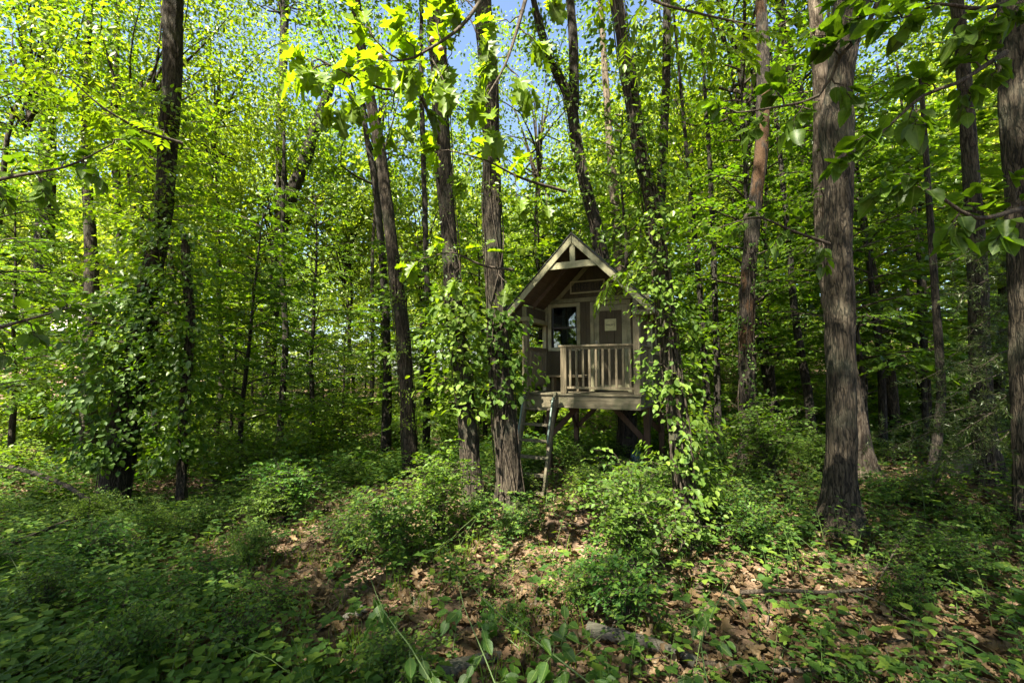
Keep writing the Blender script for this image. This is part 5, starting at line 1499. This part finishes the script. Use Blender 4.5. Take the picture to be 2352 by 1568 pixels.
# cedar sprays at the right
def cedar():
    r = np.random.default_rng(77)
    base = at(2352, 900, 4.6)
    root = empty("cedar_tree", (base.x + 0.9, 4.9, gz(base.x + 0.9, 4.9)))
    tag(root, "shaggy red cedar with drooping needle sprays at the right edge", "tree")
    o = np.array(root.location)
    rows = np.array([[0, 0, -0.1, 0.09], [0.02, 0, 1.5, 0.075], [-0.03, 0.05, 3.2, 0.05], [0, 0, 5.0, 0.02]])
    V, F = trunk_np(rows, 16, 0.1, 0.1, seed=5)
    put("trunk", mesh_np("trunk", V, F, BARK_BROWN, True), root)
    tips = [(2050, 1030, 4.3), (2150, 930, 4.2), (2180, 1010, 4.2), (2230, 860, 4.2), (2240, 600, 4.5), (2170, 610, 4.4), (2200, 680, 4.3), (2290, 720, 4.3), (2230, 760, 4.4), (2120, 1080, 4.1), (1990, 1010, 4.4), (2280, 940, 4.1), (2100, 880, 4.5), (2300, 620, 4.2), (2270, 1040, 4.0), (2180, 820, 4.6)]
    ws, P, D, Nn = [], [], [], []
    for (u, v, Y) in tips:
        e = np.array(at(u, v, Y)) - o
        q = np.array([0, 0, max(0.6, e[2] + 0.25)])
        s = np.linspace(0, 1, 8)
        path = q + np.outer(s, e - q); path[:, 2] += 0.18 * np.sin(s * np.pi)
        ws.append(tube_np(path, 0.012 * (1.15 - s), 5))
        for k in range(34):
            t = r.uniform(0.25, 1)
            b = np.array([np.interp(t, s, path[:, c]) for c in range(3)])
            td = norm((e - q) * 0.5 / max(.1, np.linalg.norm(e - q)) + r.normal(0, 0.6, 3) - np.array([0, 0, .25]))
            L = r.uniform(0.12, 0.30)
            ws.append(tube_np(np.array([b, b + td * L]), np.array([.003, .001]), 3))
            m = 46
            f = r.uniform(0, 1, m)[:, None]
            P.append(b + td * L * f + r.normal(0, .006, (m, 3))); D.append(td + r.normal(0, .75, (m, 3))); Nn.append(r.normal(0, 1, (m, 3)))
    P, D, Nn = np.concatenate(P), np.concatenate(D), np.concatenate(Nn)
    NE = (np.array([(0, 0, 0), (0.07, 0.5, 0), (0, 1, 0), (-0.07, 0.5, 0)], float), np.array([(0, 1, 2), (0, 2, 3)]))
    V, F = place(NE, P, D, Nn, r.uniform(0.025, 0.06, len(P)))
    put("needles", mesh_np("cedar_needles", V, F, LEAF_CEDAR), root)
    put("branches", mesh_np("cedar_branches", *merge(ws), TWIG, True), root)
cedar()

# ================================================================ UNDERGROWTH
def bare(x, y):
    """1 where the leaf litter lies open"""
    out = np.zeros_like(x)
    for (u, v, ru, rv) in ((690, 1290, 190, 60), (980, 1420, 260, 60), (760, 1460, 200, 70), (1240, 1300, 170, 60), (1290, 1210, 90, 40), (1240, 1380, 160, 80), (1120, 1500, 220, 80), (1820, 1400, 200, 60), (1700, 1520, 240, 60), (2120, 1480, 220, 90), (2060, 1350, 160, 40), (560, 1480, 150, 90), (1320, 1130, 120, 70), (1700, 1350, 70, 60)):
        p = ground_px(u, v); pr = ground_px(u + ru, v); pf = ground_px(u, v - rv)
        a, b = abs(pr.x - p.x), abs(pf.y - p.y)
        d = ((x - p.x) / a) ** 2 + ((y - p.y) / b) ** 2
        out = np.maximum(out, np.clip(1.35 - d, 0, 1))
    return out

def sprig(seed, H, nl, size, tpl, whorl=False, trail=0.0):
    """one small plant: leaves up a thin stem (stem is a folded strip)"""
    r = np.random.default_rng(seed)
    s = np.linspace(0, 1, 5)
    lean = r.normal(0, 0.25 + trail, 2) * H
    path = np.stack([lean[0] * s ** 1.5, lean[1] * s ** 1.5, H * (s - 0.25 * trail * s * s)], -1)
    W = [tube_np(path, 0.0022 * (1.3 - s), 3)]
    t = (np.arange(nl) + 0.8) / nl
    P = np.stack([np.interp(t, s, path[:, c]) for c in range(3)], -1)
    a = np.arange(nl) * (2.399 if not whorl else 1.256) + r.uniform(0, 6)
    D = np.stack([np.cos(a), np.sin(a), 0.25 + r.normal(-0.1, 0.25, nl)], -1)
    if whorl: P[:] = path[-1]; P += norm(D) * size * 0.15
    else: P = P + norm(D) * size * 0.3
    Nn = np.array([0, 0, 1.0]) + r.normal(0, 0.3, (nl, 3))
    LV = place(tpl, P, D, Nn, size * r.uniform(0.65, 1.2, nl))
    return merge(W), LV

def scatter(tpl, P, yaw, S, tiltx=None):
    V, F = tpl
    c, s = np.cos(yaw), np.sin(yaw)
    loc = V[None] * S[:, None, None]
    X = loc[..., 0] * c[:, None] - loc[..., 1] * s[:, None] + P[:, 0:1]
    Y = loc[..., 0] * s[:, None] + loc[..., 1] * c[:, None] + P[:, 1:2]
    Z = loc[..., 2] + P[:, 2:3]
    return np.stack([X, Y, Z], -1).reshape(-1, 3), (F[None] + (np.arange(len(P)) * len(V))[:, None, None]).reshape(-1, 3)

LM = leaf_tpl([(0, 0), (0.30, 0.02), (0.26, 0.22), (0.46, 0.42), (0.24, 0.62), (0, 1)], [0.35], [0, 0, 0, 0, 0, 0], 0.16, 0.14)
LNW = leaf_tpl([(0, 0), (0.15, 0.35), (0, 1)], [0.5], [0, 0, 0], 0.2, 0.12)
def undergrowth():
    # candidate points inside the view, denser near the camera
    def points(n, y0, y1, keep):
        y = y0 + (y1 - y0) * rng.uniform(0, 1, n) ** 1.15
        x = rng.uniform(-1.28, 1.28, n) * (y + 0.6)
        k = rng.uniform(0, 1, n) < keep(x, y)
        x, y = x[k], y[k]
        return np.stack([x, y, ground_z(x, y) - 0.004], -1)
    def dens(x, y):
        nz = vnoise(x * 0.8, y * 0.8, 5.0) * 0.65 + vnoise(x * 2.3, y * 2.3, 9.0) * 0.35
        d = sstep(0.30, 0.62, nz)
        left = sstep(-0.45, -0.85, x / y)          # thick carpet on the left
        d = np.clip(d + left * 0.9, 0.22, 1)
        return d * (1 - 0.78 * bare(x, y)) * (1 - 0.35 * sstep(0.25, 0.7, x / y) * sstep(5.5, 4, y))
    stems, leaves = [], []
    near = points(14500, 1.7, 9.0, dens)
    kinds = [sprig(1, 0.20, 11, 0.050, L8), sprig(2, 0.30, 15, 0.045, L4), sprig(3, 0.12, 5, 0.055, L8, True), sprig(4, 0.17, 5, 0.068, LM, True), sprig(5, 0.38, 16, 0.042, L4, trail=0.6), sprig(6, 0.10, 9, 0.030, L4),
             sprig(7, 0.22, 9, 0.072, L8, trail=0.3), sprig(8, 0.16, 8, 0.048, LNW), sprig(9, 0.30, 14, 0.034, L4), sprig(10, 0.14, 3, 0.075, LM, True)]
    pick = rng.integers(0, len(kinds), len(near))
    leftm = near[:, 0] / near[:, 1] < -0.5
    pick = np.where(leftm & (rng.uniform(0, 1, len(near)) < 0.7), np.where(rng.uniform(0, 1, len(near)) < 0.5, 6, 0), pick)
    for k, (st, lf) in enumerate(kinds):
        m = pick == k
        if not m.any(): continue
        yaw = rng.uniform(0, 6.28, m.sum()); S = rng.uniform(0.5, 1.35, m.sum())
        stems.append(scatter(st, near[m], yaw, S)); leaves.append(scatter(lf, near[m], yaw, S))
    far = points(15000, 8.5, 26, lambda x, y: np.clip(sstep(0.25, 0.55, vnoise(x * 0.5, y * 0.5, 2.0)) + 0.15, 0, 1) * (1 - 0.8 * bare(x, y)))
    fk = [sprig(11, 0.38, 13, 0.115, L2, trail=0.3)[1], sprig(12, 0.55, 17, 0.11, L2, trail=0.4)[1], sprig(13, 0.26, 11, 0.13, L2)[1]]
    pick = rng.integers(0, 3, len(far))
    for k, lf in enumerate(fk):
        m = pick == k
        yaw = rng.uniform(0, 6.28, m.sum()); S = rng.uniform(0.6, 1.3, m.sum())
        leaves.append(scatter(lf, far[m], yaw, S))
    o = put("undergrowth", mesh_np("undergrowth", *merge(leaves), LEAF_GROUND), kind='stuff', label="low carpet of creeper, honeysuckle and seedlings over the forest floor", category="undergrowth")
    put("stems", mesh_np("undergrowth_stems", *merge(stems), STEM), o, kind='stuff')
undergrowth()

def grass():
    n = 2600
    y = rng.uniform(2.2, 8, n); x = rng.uniform(-0.75, 0.4, n) * y
    c = rng.integers(0, n // 14, n)
    cx, cyy = x[c], y[c]
    x, y = cx + rng.normal(0, 0.05, n), cyy + rng.normal(0, 0.05, n)
    P = np.stack([x, y, ground_z(x, y)], -1)
    D = rng.normal(0, 0.35, (n, 3)) + np.array([0, 0, 1.0])
    BL = (np.array([(-0.02, 0, 0), (0.02, 0, 0), (0.014, 0.55, -0.03), (-0.014, 0.55, -0.03), (0, 1, -0.16)], float), np.array([(0, 1, 2), (0, 2, 3), (3, 2, 4)]))
    V, F = place(BL, P, D, rand_dirs(n), rng.uniform(0.08, 0.22, n))
    put("grass", mesh_np("grass", V, F, LEAF_UNDER), kind='stuff', label="thin grass blades sprouting from the leaf litter", category="grass")
grass()

# fallen leaves: the nearest ones lie as single pieces, the rest as litter
def litter():
    n = 24000
    y = 1.9 + 12.5 * rng.uniform(0, 1, n) ** 1.5
    x = rng.uniform(-1.2, 1.2, n) * (y + 0.4)
    P = np.stack([x, y, ground_z(x, y) + rng.uniform(0.008, 0.035, n)], -1)
    D = rng.normal(0, 1, (n, 3)); D[:, 2] *= 0.22
    Nn = rng.normal(0, 0.38, (n, 3)) + np.array([0, 0, 1.0])
    LD = leaf_tpl([(0, 0), (0.20, 0.15), (0.10, 0.32), (0.34, 0.52), (0.15, 0.66), (0.20, 0.85), (0, 1)], [0.3, 0.7], [0, 0, 0, 1, 1, 1, 1], -0.35, 0.35)
    V, F = place(LD, P, D, Nn, rng.uniform(0.045, 0.115, n))
    put("leaf_litter", mesh_np("leaf_litter", V, F, LEAF_DEAD), kind='stuff', label="brown oak leaf litter covering the forest floor", category="leaf litter")
    r = random.Random(9)
    cnt = 0
    while cnt < 260:
        u, v = r.uniform(0, 2352), r.uniform(1290, 1600)
        if r.random() > 0.35 + 0.65 * (v - 1290) / 300: continue
        p = ground_px(u, v)
        if r.random() > 0.25 + 0.75 * float(bare(np.array([p.x]), np.array([p.y]))[0]): continue
        o = put("fallen_leaf", DEADM[r.randrange(3)], GROUND)
        a = r.uniform(0, 6.28)
        orient(o, (p.x, p.y, gz(p.x, p.y) + r.uniform(0.02, 0.05)), (math.cos(a), math.sin(a), r.gauss(0, .18)), (r.gauss(0, .35), r.gauss(0, .35), 1), r.uniform(0.075, 0.15))
        cnt += 1
litter()

# twigs lying about
def twigs():
    r = np.random.default_rng(8)
    ws = []
    for _ in range(420):
        y = r.uniform(2.2, 8); x = r.uniform(-1.1, 1.2) * y
        L = r.uniform(0.15, 0.7); a = r.uniform(0, 6.28)
        n = 5; s = np.linspace(0, 1, n)
        px_, py = x + np.cos(a) * L * s + np.cumsum(r.normal(0, .012, n)), y + np.sin(a) * L * s + np.cumsum(r.normal(0, .012, n))
        pz = ground_z(px_, py) + 0.02 + r.uniform(0, .09) * s
        ws.append(tube_np(np.stack([px_, py, pz], -1), r.uniform(.002, .006) * (1.2 - s * .7), 4))
    put("fallen_twigs", mesh_np("fallen_twigs", *merge(ws), TWIG, True), kind='stuff', label="thin dead twigs scattered over the leaf litter", category="twigs")
twigs()

# ================================================================ SINGLE THINGS ON THE GROUND
def ground_log(name, label, cat, pts, r0, r1, mat, nseg=18, side=()):
    """pts: (u, v, lift) on the ground"""
    P = []
    for (u, v, h) in pts:
        g = ground_px(u, v); P.append([g.x, g.y, gz(g.x, g.y) + h])
    P = np.array(P); org = P[0].copy()
    root = empty(name, tuple(org)); tag(root, label, cat)
    path = smooth_path(P - org, 0.06)
    k = len(path); rad = np.linspace(r0, r1, k) * (1 + 0.18 * (vnoise(np.arange(k) * 0.35, r0 * 99, 0) - 0.5))
    V, F = tube_np(path, rad, nseg)
    # ragged skin
    nn = vnoise(V[:, 0] * 24, V[:, 1] * 24, V[:, 2] * 24) - 0.5
    cen = np.repeat(path, nseg, 0)
    V = cen + (V - cen) * (1 + 0.35 * nn)[:, None]
    put("wood", mesh_np(name, V, F, mat, True), root)
    for sd in side:
        Q = []
        for (u, v, h) in sd:
            g = ground_px(u, v); Q.append([g.x - org[0], g.y - org[1], gz(g.x, g.y) + h - org[2]])
        q = smooth_path(np.array(Q), 0.05)
        put("side_twig", mesh_np("side_twig", *tube_np(q, np.linspace(r0 * .4, 0.003, len(q)), 6), mat, True), root)
    return root
LOGM = wood_mat("rotten_log", (0.040, 0.032, 0.024), (0.13, 0.115, 0.09), 1.2, 'X', 0.5, 0.6, moss=0.3)
ground_log("fallen_log", "rotting grey log lying among leaves at the bottom of the view", "log", [(1350, 1462, 0.04), (1470, 1488, 0.04), (1560, 1512, 0.03), (1600, 1530, 0.02)], 0.05, 0.035, LOGM)
ground_log("fallen_log", "pale crumbling log in the bottom left of the middle", "log", [(1010, 1562, 0.03), (1080, 1535, 0.03), (1150, 1512, 0.02)], 0.055, 0.03, LOGM)
ground_log("fallen_branch", "grey fallen branch running out at the bottom right corner", "branch", [(1590, 1528, 0.03), (1700, 1545, 0.03), (1850, 1552, 0.03), (2040, 1556, 0.03)], 0.018, 0.012, TWIG, 10)
ground_log("fallen_branch", "long bare branch propped up at the far left beside the leaning trunk", "branch", [(-40, 1110, 0.52), (60, 1140, 0.50), (140, 1165, 0.42), (225, 1200, 0.25)], 0.05, 0.03, BARK_BROWN, 12)
ground_log("fallen_branch", "grey branch lying in the creepers left of the leaning trunk", "branch", [(20, 1275, 0.12), (90, 1255, 0.18), (150, 1235, 0.22), (225, 1210, 0.26)], 0.030, 0.018, TWIG, 10, side=([(120, 1205, .1), (90, 1240, .06), (60, 1262, .02)],))
ground_log("dead_branch", "twiggy dead branch tangled in the undergrowth at the lower right", "branch", [(1700, 1372, 0.04), (1800, 1388, 0.10), (1900, 1400, 0.12), (2010, 1398, 0.14)], 0.016, 0.009, TWIG, 8,
           side=([(1900, 1400, .12), (1960, 1450, .10), (2010, 1510, .02)], [(1960, 1398, .13), (2050, 1440, .12), (2120, 1470, .08)], [(2010, 1398, .14), (2100, 1300, .3), (2200, 1310, .25)]))
ground_log("dead_branch", "thin grey branch arching over the litter right of the middle", "branch", [(1225, 1400, 0.0), (1245, 1360, 0.10), (1290, 1340, 0.08), (1330, 1332, 0.01)], 0.007, 0.004, TWIG, 6)

def rock(u, v, s, label, seed):
    import bmesh
    g = ground_px(u, v)
    bm = bmesh.new(); bmesh.ops.create_icosphere(bm, subdivisions=3, radius=1)
    r = random.Random(seed); sx, sy, sz = s
    for q in bm.verts:
        n = q.co.copy(); k = 1 + 0.45 * (float(vnoise(n.x * 1.3 + seed, n.y * 1.3, n.z * 1.3)) - 0.5) + 0.15 * (float(vnoise(n.x * 4 + seed, n.y * 4, n.z * 4)) - 0.5)
        q.co = Vector((n.x * sx * k, n.y * sy * k, max(-0.4 * sz, n.z * sz * k * (1.2 - 0.4 * abs(n.x)))))
    me = bpy.data.meshes.new("rock"); bm.to_mesh(me); bm.free(); me.materials.append(ROCK)
    o = put("rock", me, label=label, category="rock"); o.location = (g.x, g.y, gz(g.x, g.y) + 0.02)
rock(822, 1415, (0.062, 0.05, 0.05), "pointed grey stone on the bare soil in the lower middle", 3)
rock(798, 1424, (0.04, 0.035, 0.028), "small dark stone touching the pointed grey one", 5)
rock(2215, 1085, (0.28, 0.25, 0.25), "grey boulder half hidden left of the thick trunk behind the cedar", 8)

# painted plank nailed to the slender trunk
def tree_sign():
    root_i, org, rows, tr = TREES['T8']
    p = at(1545, 999, root_i["Y"])
    z = p.z - org[2]
    cx, cyy, rad = (np.interp(z, rows[:, 2], rows[:, i_]) for i_ in (0, 1, 3))
    o = empty("wooden_sign", (org[0] + cx - 0.045, org[1] + cyy - rad - 0.014, p.z), R(4))
    tag(o, "small painted wooden sign nailed low on the slender vine-clad trunk", "sign")
    MB().box(-0.092, 0.088, -0.008, 0.008, -0.031, 0.031).build("plank", plain("mossy_sign_wood", (0.050, 0.046, 0.022), 0.9), o, 0.003)
    lettering("AWAY", -0.05, -0.018, 0.036, 0.022, 0.009, -0.0095, 0.006, o, INK)
tree_sign()

# teal plastic scrap leaning on the tree under the house
def teal():
    g = ground_px(1455, 1062)
    m = MB(); pts = []
    for i in range(9):
        a = -0.5 + i / 8.0
        for z in (0.0, 0.12, 0.25, 0.34):
            wd = 0.16 * (0.25 + 0.75 * min(1, z / 0.14)) * (1.0 - 0.25 * (z > 0.3))
            pts.append((a * wd * 2 * 0.6, -0.06 * math.cos(a * 3) + z * 0.18, z))
    f = [(i * 4 + j, (i + 1) * 4 + j, (i + 1) * 4 + j + 1, i * 4 + j + 1) for i in range(8) for j in range(3)]
    m.add(pts, f)
    o = m.build("plastic_scoop", TEAL, smooth=True, label="dark teal plastic scoop standing against the oak under the playhouse", category="scoop")
    md = o.modifiers.new("solid", 'SOLIDIFY'); md.thickness = 0.006
    p = at(1462, 1058, TREES['T7'][0]["Y"] - 0.45)
    o.location = (p.x, p.y, gz(p.x, p.y) + 0.02)
teal()

# picket fence far back
def fence():
    a, b = at(590, 950, 25), at(835, 950, 25.5)
    root = empty("picket_fence", (a.x, a.y, 0)); tag(root, "low picket fence glimpsed through the trees left of the middle", "fence")
    PK_ = plain("fence_paint", (0.36, 0.31, 0.25), 0.8)
    n = 44
    L = b.x - a.x
    me = MB().prism([(-0.035, 0), (0.035, 0), (0.035, 1.05), (0, 1.12), (-0.035, 1.05)], 'y', -0.01, 0.01).mesh("picket", PK_)
    for i in range(n):
        x = L * i / (n - 1)
        o = put("picket", me, root); o.location = (x, 0, gz(a.x + x, a.y) + 0.05)
    for i in range(4):
        x = L * i / 3
        z = gz(a.x + x, a.y)
        MB().box(x - 0.05, x + 0.05, 0.055, 0.15, z - 0.1, z + 1.1).build("post", PK_, root)
    z0, z1 = gz(a.x, a.y), gz(b.x, a.y)
    for h in (0.3, 0.85):
        MB().beam((0, 0.033, z0 + h), (L, 0.033, z1 + h), 0.08, 0.04, (0, 1, 0)).build("rail", PK_, root)
fence()

# neighbouring house at the left
def neighbour():
    root = empty("neighbour_house", (-37, 29, 0)); tag(root, "brick house with a pale pinkish roof glimpsed behind the trees at the left", "house")
    z = -1.4
    wl = MB().box(-9, 9.5, 0, 8, z, 4.6).build("wall", BRICK, root)
    MB().prism([(-0.6, 4.55), (8.6, 4.55), (4, 8.2)], 'x', -9.6, 10.1).build("roof", ROOFTAN, root)
    MB().box(-9.6, 10.1, -0.62, -0.60, 4.35, 4.57).build("fascia", NFRAME, root)
    for x in (-2.5, 1.5, 5.5):
        for zz in (0.2, 2.9):
            if zz > 1:
                w_ = MB().box(x, x + 1.1, -0.06, -0.002, zz - 0.4, zz + 1.0).build("window", NFRAME, root)
                MB().box(x + 0.08, x + 1.02, -0.075, -0.062, zz - 0.32, zz + 0.92).build("pane", plain("dark_pane", (0.05, 0.06, 0.08), 0.1), w_)
            else:
                w_ = MB().box(x, x + 1.1, -0.06, -0.002, zz - 0.4, zz + 1.1).build("window", NFRAME, root)
                MB().box(x + 0.08, x + 1.02, -0.075, -0.062, zz - 0.32, zz + 1.02).build("pane", plain("dark_pane", (0.05, 0.06, 0.08), 0.1), w_)
neighbour()
